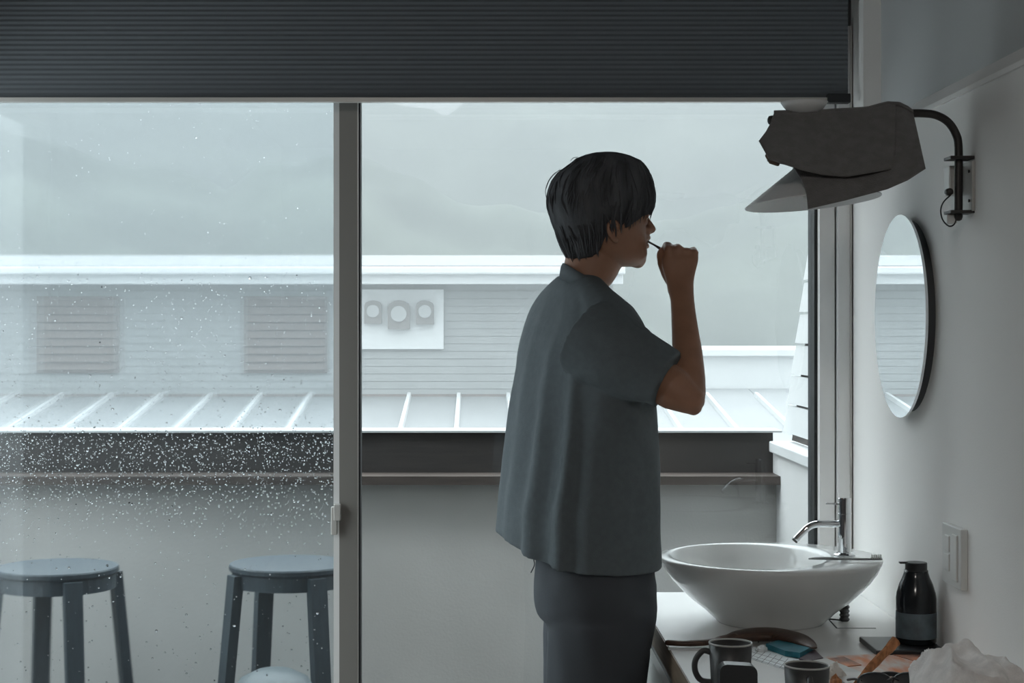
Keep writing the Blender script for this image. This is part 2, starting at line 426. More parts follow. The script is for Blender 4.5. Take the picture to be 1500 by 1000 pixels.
tag(obj('upturned_tub', tb, M['palewhite'], None, ((402 - CX) / F * 4.195, 4.195, -.02), True), 'pale round-topped tub behind the wet glass, under the half hidden stool', 'tub')

# raindrops on the outside of the left pane
rd = random.Random(3)
bm = B(); YP = 3.9045
def drop(x, z, r):
    n = 8; rx, rz = r * rd.uniform(.8, 1.25), r * rd.uniform(.8, 1.2)
    rings = [ring((x, YP + .00015, z), rx, rz, (1, 0, 0), (0, 0, 1), n), ring((x, YP + r * .42, z - r * .05), rx * .78, rz * .78, (1, 0, 0), (0, 0, 1), n), ring((x, YP + r * .66, z - r * .08), rx * .3, rz * .3, (1, 0, 0), (0, 0, 1), n)]
    loft(bm, rings)
def zof(py): return ZC - (py - CY) / F * YP
def xof(px): return (px - CX) / F * YP
for i in range(5200):
    px = rd.uniform(-20, 488); t = rd.random()
    k_ = 1.0
    if t < .56: py = rd.triangular(625, 800, 650)
    elif t < .82: py = rd.uniform(400, 650); k_ = .8
    elif t < .91: py = rd.uniform(150, 420); k_ = .65
    else: py = rd.uniform(700, 1000)
    r = rd.choice((.0008, .0010, .0012, .0015, .0018, .0021)) * rd.uniform(.8, 1.25) * k_
    if rd.random() < .02: r *= 1.7
    drop(xof(px), zof(py), r)
tag(obj('raindrops', bm, M['water'], None, (0, 0, 0), True), 'fine raindrops beaded over the outside of the left window pane', 'raindrops', kind='stuff')

# ================================================================ OUTSIDE
YH = 20.0
def hx(px, Y=YH): return (px - CX) / F * Y
def hz(py, Y=YH): return ZC - (py - CY) / F * Y
hs = empty('house', (-4, YH + 2, -3.5), 'pale low house across the way with a bright white eave and brown shutters', 'house')
HX1 = hx(908)
obj('wall', bx(-12, HX1 - .08, YH + .03, YH + 5, -3.5, hz(410)), M['siding'], hs)
wz0, wz1 = hz(580), hz(426); nb = 14
for k in range(nb):
    a = wz0 + (wz1 - wz0) * k / nb; b2 = wz0 + (wz1 - wz0) * (k + 1) / nb
    b_ = prism(B(), [(YH + .03, a), (YH - .009, a), (YH - .002, b2 - .004), (YH + .03, b2 - .004)], -12, HX1 - .08, 'x')
    obj('siding_board', b_, M['siding'], hs)
obj('eave_fascia', box(B(), -12, HX1, YH - .45, YH - .38, hz(416, YH - .45), hz(397, YH - .45), .01), M['fascia'], hs)
obj('eave_gutter', box(B(), -12, HX1 + .02, YH - .55, YH - .45, hz(402, YH - .5), hz(390, YH - .5), .02), M['fascia'], hs)
obj('eave_soffit', bx(-12, HX1, YH - .38, YH + .1, hz(412, YH), hz(409, YH)), M['siding'], hs)
obj('roof', prism(B(), [(YH - .5, hz(391, YH)), (YH + 2.5, hz(391, YH) + .25), (YH + 5.4, hz(391)), (YH + 5.4, hz(400)), (YH - .4, hz(400))], -12, HX1, 'x'), M['roofmetal'], hs)
obj('dark_base_strip', bx(-12, HX1 - .08, YH - .03, YH + .02, hz(588), hz(577)), M['shutter'], hs)  # gap shadow along the wall base, modelled as a dark strip
for a, b2 in ((55, 175), (358, 480), (-260, -140)):
    x0, x1, z0, z1 = hx(a), hx(b2), hz(546), hz(434)
    wn = obj('window', bx(x0, x1, YH - .04, YH + .03, z0, z1), M['shutter'], hs)
    for k in range(9):
        zz = z0 + .03 + (z1 - z0 - .06) * k / 9
        obj('shutter_slat', prism(B(), [(YH - .042, zz), (YH - .075, zz + .01), (YH - .042, zz + .085)], x0 + .03, x1 - .03, 'x'), M['shutter'], wn)
mb = obj('meter_board', bx(hx(520), hx(650), YH - .06, YH - .02, hz(511), hz(424)), M['fascia'], hs)
for a, b2, t_, bo in ((535, 560, 440, 474), (569, 601, 440, 482), (610, 636, 440, 475)):
    x0, x1, z0, z1 = hx(a), hx(b2), hz(bo), hz(t_); cx_ = (x0 + x1) / 2; hw = (x1 - x0) / 2
    poly = [(x0, z0), (x1, z0), (x1, z1 - hw * .6)] + [(cx_ + hw * math.cos(R(t)), z1 - hw * .6 + hw * .6 * math.sin(R(t))) for t in (30, 60, 90, 120, 150)] + [(x0, z1 - hw * .6)]
    mt = obj('electric_meter', prism(B(), poly, YH - .17, YH - .06, 'y'), M['meter'], hs)
    obj('meter_face', lathe(B(), [(hw * .72, -.02), (hw * .72, 0)], (cx_, YH - .172, (z0 + z1) / 2 + .01), 20, 'y'), M['meterface'], mt)
an = empty('annex', (4, YH + .5, -3.5), 'white flat-topped outbuilding right of the low house beyond the arm', 'building')
obj('wall', bx(HX1 + .1, 7.5, YH + .6, YH + 5, -3.5, hz(522)), M['fascia'], an)
obj('parapet_cap', bx(HX1 + .1, 7.5, YH + .5, YH + 5.05, hz(522), hz(513)), M['fascia'], an)
obj('dark_base_strip', bx(HX1 + .1, 7.5, YH + .55, YH + .60, hz(590), hz(583)), M['meter'], an)
# ribbed metal roof in front of both
rf = empty('metal_roof', (-1, 15, -3.5), 'pale ribbed metal roof just beyond the balcony parapet', 'roof')
SL = .12
def rz(y): return hz(580) - SL * (YH - y)
y0r, y1r = 9.0, YH - .03
panel_w = .592; xs = -9.7
for k in range(28):
    x0 = xs + k * panel_w
    b_ = loft(B(), [[(x0 + .004, y, rz(y)), (x0 + panel_w - .004, y, rz(y)), (x0 + panel_w - .004, y, rz(y) - .05), (x0 + .004, y, rz(y) - .05)] for y in (y0r, y1r + .6)])
    obj('roof_panel', b_, M['roofmetal'], rf)
    b_ = loft(B(), [[(x0 - .03, y, rz(y) - .01), (x0 + .03, y, rz(y) - .01), (x0 + .02, y, rz(y) + .05), (x0 - .02, y, rz(y) + .05)] for y in (y0r, y1r)])
    obj('seam', b_, M['fascia'], rf)
obj('roof_base', bx(-9.7, 7, y0r + .3, YH, -3.5, rz(y0r) - .10), M['siding'], rf)
struct('ground', bx(-80, 80, 5.3, 130, -4.0, -3.5), M['earth'])

def hill(name, ridge, Y0, Y1, amp, seed, label):
    bm_ = B(); nu, nv = 150, 46; grid = []
    for j in range(nv + 1):
        v = j / nv * 1.35; row = []
        for i in range(nu + 1):
            px = -500 + 2300 * i / nu
            zr = ZC + (CY - interp(ridge, px)[0]) / F * Y1
            Y = Y0 + (Y1 - Y0) * v
            h = -3.5 + (zr + 3.5) * (v ** .8 if v <= 1 else 1 - (v - 1) * 1.2)
            x = (px - CX) / F * Y1
            n_ = noise.noise(Vector((x * .35 + seed, Y * .35, seed))) + .6 * noise.noise(Vector((x * .9, Y * .9 + seed, 3.1)))
            row.append(bm_.verts.new((x, Y + 1.5 * noise.noise(Vector((x * .3, Y * .3, seed + 9))), h + amp * n_ * min(1, v * 3))))
        grid.append(row)
    for j in range(nv):
        for i in range(nu):
            bm_.faces.new((grid[j][i], grid[j][i + 1], grid[j + 1][i + 1], grid[j + 1][i]))
    return tag(obj(name, bm_, M['hill'], None, (0, Y0, -3.5), True), label, 'hill', kind='structure')
hill('hill_near', [(-500, 170), (0, 205), (120, 215), (240, 250), (330, 292), (400, 245), (490, 205), (560, 235), (700, 300), (900, 330), (1000, 320), (1100, 285), (1200, 250), (1800, 200)], 28, 46, .5, 2.0, 'nearer wooded slope fading into the rain mist')
hill('hill_far', [(-500, 80), (500, 110), (555, 138), (575, 153), (598, 164), (625, 168), (652, 164), (674, 153), (692, 138), (760, 110), (1800, 60)], 50, 74, .7, 11.0, 'farther mountain side almost lost in the mist')
# rain mist over the valley
fm = bpy.data.materials.new('rain_mist'); fm.use_nodes = True; n_ = fm.node_tree; n_.nodes.clear()
fo = n_.nodes.new('ShaderNodeOutputMaterial'); fv = n_.nodes.new('ShaderNodeVolumeScatter')
fv.inputs['Color'].default_value = (.95, .99, 1.0, 1); fv.inputs['Density'].default_value = .0118
fa_ = n_.nodes.new('ShaderNodeVolumeAbsorption'); fa_.inputs['Color'].default_value = (0, 0, 0, 1); fa_.inputs['Density'].default_value = .0275
ad_ = n_.nodes.new('ShaderNodeAddShader'); n_.links.new(fv.outputs[0], ad_.inputs[0]); n_.links.new(fa_.outputs[0], ad_.inputs[1]); n_.links.new(ad_.outputs[0], fo.inputs['Volume'])
tag(obj('rain_mist', bx(-70, 70, 6.5, 95, -3.4, 12.5), fm, None, (0, 6.5, -3.4)), 'pale rain mist filling the valley beyond the balcony', 'mist', kind='stuff')

# ================================================================ COUNTER, BASIN, TAP
ZT = .775
WC = WX - .0015
ct = empty('counter', (.615, 3.0, 0), 'pale grey washbasin counter with a brown edge along the right wall', 'counter')
obj('top', bx(.3625, WC, 2.15, 3.83, ZT - .05, ZT), M['laminate'], ct)
obj('edge_band', bx(.360, .3625, 2.15, 3.83, ZT - .05, ZT - .0015), M['edgewood'], ct)
obj('shadow_gap', bx(.375, WC, 2.17, 3.82, ZT - .087, ZT - .05), M['black'], ct)
obj('cabinet_panel', bx(.3622, .38, 2.15, 3.83, .0, ZT - .087), M['cabinet'], ct)
obj('end_panel', bx(.38, WC, 3.80, 3.83, .0, ZT - .087), M['cabinet'], ct)
obj('end_panel', bx(.38, WC, 2.17, 2.20, .0, ZT - .087), M['cabinet'], ct)
a = P(1214, 907, 1); 
def onc(px, py, h=0.0):
    """point of the counter top (or h above it) seen at a pixel"""
    Y = (ZC - ZT - h) * F / (py - CY); return Vector(((px - CX) / F * Y, Y, ZT + h))
q0, q1, q2 = onc(1213, 906), onc(1226, 920), onc(1283, 920)
b_ = B()
for u, v_ in ((q0, q1), (q1, q2)):
    d = (v_ - u).normalized(); s = Vector((-d.y, d.x, 0)) * .0014
    loft(b_, [[u - s + Vector((0, 0, -.001)), u + s + Vector((0, 0, -.001)), u + s + Vector((0, 0, .0006)), u - s + Vector((0, 0, .0006))], [v_ - s + Vector((0, 0, -.001)), v_ + s + Vector((0, 0, -.001)), v_ + s + Vector((0, 0, .0006)), v_ - s + Vector((0, 0, .0006))]])
tag(obj('cutout_seam', b_, M['dark'], ct), 'dark seam cut in the counter top')

YK = 3.45; SCX, SR = .603, .227
sk = empty('washbasin', (SCX, YK, ZT), 'large round white porcelain vessel basin standing on the counter', 'basin')
ZR = .910
outer = [(.108, ZT), (.112, ZT + .004), (.138, .803), (.163, .822), (.184, .842), (.203, .862), (.217, .882), (.2255, .900), (.2272, .906), (.2255, .9095)]
n = 72; rings = []
for r, z in outer: rings.append(ring((SCX, YK, z), r, r, (1, 0, 0), (0, 1, 0), n))
ic = (.556, YK)
for rx, ry, z, cx_ in ((.160, .196, ZR + .0005, .556), (.156, .192, ZR - .003, .556), (.148, .182, ZR - .025, .557), (.130, .158, ZR - .060, .560), (.095, .115, ZR - .090, .565), (.04, .045, ZR - .104, .57), (.012, .012, ZR - .106, .57)):
    rings.append(ring((cx_, YK, z), rx, ry, (1, 0, 0), (0, 1, 0), n))
obj('bowl', loft(B(), rings), M['porcelain'], sk, smooth=True)
obj('drain', lathe(B(), [(.019, ZR - .107), (.019, ZR - .102), (.014, ZR - .1005)], (.57, YK, 0), 20), M['chrome'], sk, smooth=True)
hxp = (1237 - CX) / F * YK
hp = [(.0085 + (.0025 if i % 2 else 0), ZT + .0005 + i * .0042) for i in range(22)]
tag(obj('supply_hose', lathe(B(), hp, (hxp, YK, 0), 14), M['steel'], sk), 'dark ribbed hose under the basin rim')
obj('hose_elbow', tube(B(), [P(1233, 908, YK), P(1212, 906, YK)], .0016, 8), M['dark'], sk)

tp = empty('tap', (hxp, YK, ZR), 'slim chrome mixer tap standing on the basin rim', 'tap')
TX = hxp
obj('base_flange', lathe(B(), [(.022, ZR - .004), (.022, ZR + .003), (.019, ZR + .006), (.0145, ZR + .007)], (TX, YK, 0), 28), M['chrome'], tp, smooth=False)
obj('column', lathe(B(), [(.0135, ZR), (.0135, ZR + .086), (.0150, ZR + .0865), (.0150, ZR + .088), (.0135, ZR + .0885), (.0135, ZR + .118), (.0125, ZR + .120)], (TX, YK, 0), 28), M['chrome'], tp)
zs_ = ZC - (767 - CY) / F * YK
pts = spline([(TX - .008, YK, zs_), (TX - .035, YK, zs_), (TX - .060, YK, zs_ - .001), (TX - .076, YK, zs_ - .008), (TX - .090, YK, zs_ - .0215), (TX - .101, YK, zs_ - .033)], 5)
obj('spout', tube(B(), pts, .0072, 16, round_ends=False), M['chrome'], tp, smooth=True)
obj('aerator', tube(B(), [pts[-1] + Vector((.001, 0, .001)), pts[-1] + Vector((-.003, 0, -.0033))], .0064, 14, round_ends=False), M['steel'], tp)
obj('lever', tube(B(), [(TX - .01, YK, ZC - (738 - CY) / F * YK), (TX - .037, YK, ZC - (738 - CY) / F * YK + .0005)], [.0028, .0018], 10), M['chrome'], tp)

YTB = 3.36
zt_ = ZR + .0065
tbx0, tbx1 = (1186 - CX) / F * YTB, (1292 - CX) / F * YTB
tbr = empty('toothbrush', (tbx0, YTB, ZR), 'grey toothbrush lying across the basin rim in front of the tap', 'toothbrush')
obj('handle', tube(B(), [(tbx0, YTB, zt_), (tbx0 + .03, YTB, zt_ + .0005), (tbx0 + .08, YTB, zt_ - .001), (tbx1 - .002, YTB, zt_ - .001)], [.003, .0045, .0035, .003], 10, .7, (0, 0, 1)), M['greyplastic'], tbr, smooth=True)
for k in range(5):
    x = tbx1 - .021 + k * .0043
    obj('bristle_tuft', bx(x, x + .0018, YTB - .0035, YTB + .0035, zt_, zt_ + .0085), M['bristle'], tbr)

# ================================================================ ON THE RIGHT WALL
MY, MZ, MR = 3.37, ZC - (463 - CY) / F * 3.37, .204
mr = empty('mirror', (WX, MY, MZ), 'frameless round mirror standing off the right wall', 'mirror')
obj('glass', lathe(B(), [(MR, .848 - WX), (MR, .853 - WX)], (WX, MY, MZ), 96, 'x'), M['mirror'], mr)
obj('backing', lathe(B(), [(MR - .012, .853 - WX), (MR - .012, 0)], (WX, MY, MZ), 64, 'x'), M['mirrorback'], mr)

YA = 2.95
lp = empty('wall_lamp', (WX, YA, 1.62), 'wall lamp with a curved dark pipe arm and a pale conical shade', 'lamp')
XV = (1404 - CX) / F * YA
def LP(px, py, Y=YA): return P(px, py, Y)
zp0, zp1 = LP(0, 312).z, LP(0, 236).z
obj('bracket_plate', box(B(), WX - .006, WX, 2.925, 3.05, LP(0, 310).z, LP(0, 237).z, .001), M['plate'], lp)
for py in (251, 294):
    obj('screw', lathe(B(), [(.0032, -.002), (.0022, 0)], (WX - .0062, 2.938, P(0, py, 2.94).z), 12, 'x'), M['dark'], lp)
for py in (232, 311):
    obj('pipe_clip', box(B(), XV - .020, WX, YA - .022, YA + .022, LP(0, py).z - .0028, LP(0, py).z + .0028, .001), M['pipe'], lp)
arm = spline([LP(1404, 318), LP(1404, 270), LP(1404, 215), LP(1400, 196), LP(1389, 179), LP(1372, 169), LP(1352, 166), LP(1320, 166.5), LP(1230, 170), LP(1138, 175)], 6)
obj('arm', tube(B(), arm, .0073, 14), M['pipe'], lp, smooth=True)
obj('end_knob', lathe(B(), [(.003, -.008), (.0072, -.006), (.0085, 0), (.0072, .006), (.003, .008)], LP(1131, 176), 16, 'x'), M['pipe'], lp, smooth=True)
obj('junction_box', box(B(), WX - .030, WX - .006, YA + .03, YA + .065, LP(0, 283).z, LP(0, 240).z, .002), M['whiteplastic'], lp)
obj('lower_block', box(B(), XV - .020, XV - .002, YA + .0, YA + .03, LP(0, 327).z, LP(0, 314).z, .0015), M['whiteplastic'], lp)
obj('switch_knob', lathe(B(), [(.0035, -.008), (.0065, -.006), (.0065, .006), (.0035, .008)], LP(1390, 281), 14, 'y'), M['pipe'], lp, smooth=True)
cord = spline([LP(1392, 286), LP(1382, 296), LP(1378, 308), LP(1381, 322), LP(1390, 331), LP(1398, 328), LP(1402, 316)], 6)
obj('cord', tube(B(), cord, .0013, 8), M['black'], lp, smooth=True)
# conical shade under the arm
sc_c = LP(1191, 296.5); tilt = Matrix.Rotation(R(-5.0), 3, 'Y') @ Matrix.Rotation(R(-3.2), 3, 'X')
def shade_ring(r, h): return [sc_c + tilt @ Vector((r * math.cos(2 * math.pi * k / 48), r * math.sin(2 * math.pi * k / 48), h)) for k in range(48)]
rings = [shade_ring(r, h) for r, h in ((.117, .001), (.119, .0), (.119, .002), (.030, .062), (.026, .078), (.0235, .078), (.0275, .060), (.117, .001))]
obj('shade', loft(B(), rings, cap=False), M['enamel'], lp, smooth=False)
obj('socket', loft(B(), [shade_ring(r, h) for r, h in ((.017, .05), (.019, .055), (.019, .12), (.010, .145), (.010, .158))]), M['enamel'], lp)
obj('bulb', loft(B(), [shade_ring(r, h) for r, h in ((.004, .004), (.015, .008), (.021, .020), (.018, .036), (.011, .052))]), M['whiteplastic'], lp, smooth=True)
cu = LP(1178, 165)
obj('upper_cap', lathe(B(), [(.010, -.004), (.026, .0), (.036, .010), (.0415, .0185), (.0395, .0185), (.034, .0105), (.024, .003), (.002, .002)], cu, 32), M['enamel'], lp, smooth=True)

# towel hung over the arm
def sheet(bm_, fn, nu, nv, th):
    f, b2 = [], []
    for j in range(nv + 1):
        rf_, rb_ = [], []
        for i in range(nu + 1):
            p = fn(i / nu, j / nv); rf_.append(bm_.verts.new(p)); rb_.append(bm_.verts.new(p + Vector((0, th, 0))))
        f.append(rf_); b2.append(rb_)
    for j in range(nv):
        for i in range(nu):
            bm_.faces.new((f[j][i], f[j][i + 1], f[j + 1][i + 1], f[j + 1][i])); bm_.faces.new((b2[j][i], b2[j + 1][i], b2[j + 1][i + 1], b2[j][i + 1]))
    for j in range(nv):
        for i in (0, nu):
            bm_.faces.new((f[j][i], f[j + 1][i], b2[j + 1][i], b2[j][i]))
    for i in range(nu):
        for j in (0, nv):
            bm_.faces.new((f[j][i], b2[j][i], b2[j][i + 1], f[j][i + 1]))
def pl(pts, t):
    n_ = len(pts) - 1; s = min(max(t, 0), 1) * n_; i = min(int(s), n_ - 1); k = s - i
    return tuple(a_ + (b_2 - a_) * k for a_, b_2 in zip(pts[i], pts[i + 1]))
def bez(a_, b_2, c_, t): return tuple((1 - t) ** 2 * p + 2 * t * (1 - t) * q + t * t * r for p, q, r in zip(a_, b_2, c_))
bm = B()
top = [(1134, 166.5), (1200, 165), (1270, 161), (1288, 156), (1300, 153), (1318, 154), (1330, 160), (1338, 166)]
def long_flap(u, v):
    a_ = pl(top, u)
    hem = pl([(1184, 306), (1240, 293), (1300, 277), (1330, 264), (1356, 247)], u)
    x = a_[0] + (hem[0] - a_[0]) * (v ** 1.0 if u > .5 else v ** (1 + (.5 - u) * .3)); y = a_[1] + (hem[1] - a_[1]) * v
    if u < .25: x -= (1 - u / .25) * 8 * math.sin(v * math.pi * 2)
    yy = YA - .012 - .160 * max(0, v) ** 1.1 * (1 - .15 * u)
    yy += .004 * math.sin(u * 14 + v * 3) * v
    p = P(x, y, YA); p.y = yy
    q = P(x, y, yy); return q
sheet(bm, long_flap, 40, 24, .005)
def short_flap(u, v):
    a_ = pl([(1134, 165.5), (1180, 164.5), (1250, 161), (1285, 156), (1300, 152), (1312, 153)], u)
    hem = pl([(1127, 233), (1150, 241), (1175, 249), (1205, 256), (1240, 259), (1275, 253), (1312, 247)], u)
    x = a_[0] + (hem[0] - a_[0]) * v; y = a_[1] + (hem[1] - a_[1]) * v
    if u < .2:
        dx = pl([(0,), (-3,), (-9,), (-18,), (-9,), (0,)], v)[0]; x += dx * (1 - u / .2)
    yy = YA - .020 - .128 * v ** 1.1 * (1 - .15 * u) + .0035 * math.sin(u * 11 + 1.0 + v * 2) * v
    return P(x, y, yy)
sheet(bm, short_flap, 40, 20, .004)
def back_flap(u, v):
    a_ = pl(top, u); hem = pl([(1124, 236), (1160, 243), (1250, 235), (1335, 225)], u)
    yy = YA + .012 + .02 * v + .003 * math.sin(u * 9)
    return P(a_[0] + (hem[0] - a_[0]) * v, a_[1] + (hem[1] - a_[1]) * v, yy)
sheet(bm, back_flap, 30, 12, .004)
def fold(u, v):
    a_ = pl(top, u); t = v * math.pi; yy = YA - .0165 + (1 - math.cos(t)) * .0165
    return P(a_[0], a_[1], yy) + Vector((0, 0, .006 * math.sin(t)))
sheet(bm, fold, 40, 8, .004)
tw = obj('hand_towel', bm, M['towel'], None, LP(1230, 168), True)
tag(tw, 'dark brown towel draped over the wall lamp arm', 'towel')
b_ = B()
tube(b_, [P(1124, 228, 2.855), P(1130, 236, 2.85), P(1139, 240, 2.85)], [.004, .0055, .004], 10)
tag(obj('hem_corner', b_, mat('tan_hem', (.22, .15, .11), .9), tw, smooth=True), 'tan folded corner')

# switch plate
sp_ = empty('switch_plate', (WX, 3.03, .966), 'white double switch plate on the right wall above the black bottle', 'switch')
obj('plate', box(B(), .857, WX, 2.968, 3.088, .913, 1.022, .002), M['whiteplastic'], sp_)
obj('rocker', box(B(), .8535, .858, 2.985, 3.015, .926, 1.009, .0015), M['whiteplastic'], sp_)
for k, (z0, z1) in enumerate(((.938, .969), (.973, 1.002))):
    obj('rocker', box(B(), .8545, .858, 3.037, 3.064, z0, z1, .0012), M['whiteplastic'], sp_)

# ================================================================ ON THE COUNTER
def place(px, py, name, label, cat, h=0.0):
    c = onc(px, py, h); return c, empty(name, (c.x, c.y, ZT + h), label, cat)
tc_, tray = None, None
b_ = box(B(), .735, .865, 3.085, 3.225, ZT, ZT + .010, .002)
tag(obj('tray', b_, M['black'], None, (.80, 3.155, ZT)), 'flat black tray under the tall black bottle', 'tray')
BC = Vector((.828, 3.160, ZT + .010)); bt = empty('bottle', BC, 'tall black pump-less soap bottle with a blue-grey label by the right wall', 'bottle')
bt['label'] = 'black glossy bottle with a blue-grey label standing by the right wall'
z = BC.z
obj('body', lathe(B(), [(.034, z), (.0372, z + .004), (.0375, z + .085), (.036, z + .095), (.031, z + .112), (.0255, z + .124), (.0225, z + .133), (.0222, z + .137)], BC.xy.to_3d(), 40), M['bottle'], bt, smooth=True)
obj('cap', lathe(B(), [(.0222, z + .137), (.0222, z + .1375), (.0205, z + .139), (.0205, z + .151), (.0195, z + .1525), (.004, z + .1525)], BC.xy.to_3d(), 32), M['black'], bt)
obj('cap_lip', box(B(), BC.x - .032, BC.x - .016, BC.y - .005, BC.y + .005, z + .150, z + .1535, .001), M['black'], bt)
obj('label_band', lathe(B(), [(.0374, z + .012), (.0379, z + .012), (.0379, z + .060), (.0374, z + .060)], BC.xy.to_3d(), 40), M['label'], bt, smooth=False)

def mug(cx, cy, z0, r, h, hdir, label):
    root = empty('mug', (cx, cy, z0), label, 'mug')
    obj('body', lathe(B(), [(r * .80, z0), (r * .86, z0 + .003), (r * .90, z0 + h * .35), (r * .985, z0 + h * .97), (r * .93, z0 + h * .97), (r * .86, z0 + h * .4), (r * .80, z0 + .008), (.002, z0 + .006)], (cx, cy, 0), 40), M['mug'], root, smooth=True)
    obj('rim', lathe(B(), [(r * .93, z0 + h * .968), (r * .985, z0 + h * .968), (r, z0 + h * .985), (r * .985, z0 + h), (r * .95, z0 + h), (r * .93, z0 + h * .985), (r * .93, z0 + h * .968)], (cx, cy, 0), 40, cap=False), M['mugrim'], root, smooth=True)
    if hdir is not None:
        d = Vector((math.cos(R(hdir)), math.sin(R(hdir)), 0))
        c = Vector((cx, cy, 0))
        pts_ = spline([c + d * r * .93 + Vector((0, 0, z0 + h * .80)), c + d * (r * 1.25) + Vector((0, 0, z0 + h * .82)), c + d * (r * 1.58) + Vector((0, 0, z0 + h * .64)), c + d * (r * 1.60) + Vector((0, 0, z0 + h * .42)), c + d * (r * 1.35) + Vector((0, 0, z0 + h * .24)), c + d * r * .88 + Vector((0, 0, z0 + h * .2))], 6)
        obj('handle', tube(B(), pts_, .0050, 12), M['mug'], root, smooth=True)
    return root
mug((1070 - CX) / F * 2.78, 2.78, ZT, .0365, .083, 178, 'dark mug with a pale rim and a round handle, nearer the counter edge')
mug((1182 - CX) / F * 2.60, 2.60, ZT, .0355, .082, -95, 'dark mug with a pale rim near the orange stick, cut by the frame')
# paddle brush
hb_ = empty('hairbrush', onc(1090, 938), 'dark brown wooden paddle brush lying in front of the basin', 'hairbrush')
p0, p1, p2, p3, p4 = onc(979, 941, .010), onc(1040, 940, .012), onc(1075, 933, .016), onc(1130, 925, .018), onc(1192, 950, .016)
b_ = B(); tube(b_, spline([p0, onc(1005, 942, .011), p1, p2], 5), [.007] * 6 + [.0075] * 6 + [.010] * 4, 12, .8, (0, 0, 1))
obj('handle', b_, M['brown'], hb_, smooth=True)
b_ = B(); tube(b_, spline([onc(1062, 936, .014), onc(1082, 932, .015), onc(1110, 929, .016), onc(1140, 930, .016), onc(1170, 937, .016), onc(1192, 948, .014)], 4), [.010, .013, .017, .021, .026, .029, .031, .032, .033, .0335, .034, .034, .033, .032, .031, .029, .026, .022, .017, .012, .007], 14, .36, (0, 0, 1))
obj('paddle', b_, M['brown'], hb_, smooth=True)
b_ = B()
for i in range(6):
    for j in range(4):
        c = onc(1095 + i * 16, 934 + j * 2 + i * 1.5, 0.0); lathe(b_, [(.001, .001), (.001, .010)], c, 5)
o = obj('bristles', b_, M['black'], hb_); o['kind'] = 'stuff'
b_ = bx(p0.x - .002, p0.x + .075, p0.y - .020, p0.y - .010, ZT, ZT + .003)
tag(obj('white_pen', b_, M['paperwhite'], None, (p0.x, p0.y - .015, ZT)), 'thin white strip lying under the brush handle', 'strip').name = 'paper_strip'
# white ruled card, teal packet, tissue, purple packet
def flat(name, corners, h0, h1, m, label, cat):
    cs = [onc(x, y) for x, y in corners]
    b2 = loft(B(), [[Vector((c.x, c.y, ZT + h0)) for c in cs], [Vector((c.x, c.y, ZT + h1)) for c in cs]])
    cc = sum(cs, Vector()) / len(cs)
    return tag(obj(name, b2, m, None, (cc.x, cc.y, ZT + h0)), label, cat)
cd = flat('ruled_card', [(1090, 962), (1104, 950), (1172, 969), (1160, 984)], .0, .004, M['paperwhite'], 'long white card with ruled grid lines between the two mugs', 'card')
A0, A1, A2, A3 = [onc(*c, .004) for c in ((1090, 962), (1104, 950), (1172, 969), (1160, 984))]
b_ = B()
for k in range(1, 8):
    u, v_ = A0.lerp(A3, k / 8), A1.lerp(A2, k / 8); s = (A3 - A0).normalized() * .0007
    loft(b_, [[u - s, u + s, u + s + Vector((0, 0, .0003)), u - s + Vector((0, 0, .0003))], [v_ - s, v_ + s, v_ + s + Vector((0, 0, .0003)), v_ - s + Vector((0, 0, .0003))]])
for k in (.33, .66):
    u, v_ = A0.lerp(A1, k), A3.lerp(A2, k); s = (A1 - A0).normalized() * .0007
    loft(b_, [[u - s, u + s, u + s + Vector((0, 0, .0003)), u - s + Vector((0, 0, .0003))], [v_ - s, v_ + s, v_ + s + Vector((0, 0, .0003)), v_ - s + Vector((0, 0, .0003))]])
obj('ruled_lines', b_, M['steel'], cd)
tpk = flat('packet', [(1122, 953), (1140, 948), (1191, 951), (1192, 956), (1172, 967), (1150, 964)], .004, .014, M['teal'], 'teal foil packet lying behind the ruled card', 'packet')
flat('packet', [(1170, 969), (1193, 955), (1206, 968), (1185, 972)], .0, .006, M['purple'], 'dark purple packet beside the teal packet', 'packet')
def crumple(name, px, py, r, hgt, m, label, cat, seed, h=0.0):
    c = onc(px, py, h); b2 = B()
    bmesh.ops.create_icosphere(b2, subdivisions=3, radius=1)
    for v in b2.verts:
        k = 1 + .38 * noise.noise(v.co * 2.2 + Vector((seed, 0, 0))) + .15 * noise.noise(v.co * 5 + Vector((0, seed, 0)))
        v.co = Vector((v.co.x * r * k, v.co.y * r * k, max(-.0, v.co.z) * hgt * k)) + Vector((c.x, c.y, ZT + h))
    return tag(obj(name, b2, m, None, (c.x, c.y, ZT + h), False), label, cat)
crumple('tissue', 1116, 953, .011, .010, M['paperwhite'], 'small crumpled white wrapper beside the teal packet', 'wrapper', 4.0, .004)
crumple('tissue', 1222, 993, .018, .026, M['tissue'], 'crumpled cream tissue beside the right-hand mug', 'tissue', 8.0)
crumple('wood_chip', 1224, 1008, .012, .020, M['orange'], 'small brown scrap in front of the cream tissue', 'scrap', 2.0)
# printed papers
flat('magazine', [(1196, 966), (1216, 962), (1330, 957), (1372, 968), (1420, 1010), (1300, 1010)], 0, .002, M['print'], 'open printed paper with orange pictures under the wooden stick', 'paper')
flat('leaflet', [(1203, 968), (1236, 964), (1262, 976), (1232, 979)], .002, .0035, M['print2'], 'dark printed leaflet with orange marks on the open paper', 'leaflet')
flat('sheet', [(1190, 971), (1206, 966), (1300, 1003), (1250, 1012)], .0035, .005, M['print3'], 'grey paper strip lying over the orange printed paper', 'paper')
flat('leaflet', [(1306, 960), (1338, 957), (1366, 968), (1340, 970)], .002, .003, M['print2'], 'red and orange printed leaflet in front of the black tray', 'leaflet')
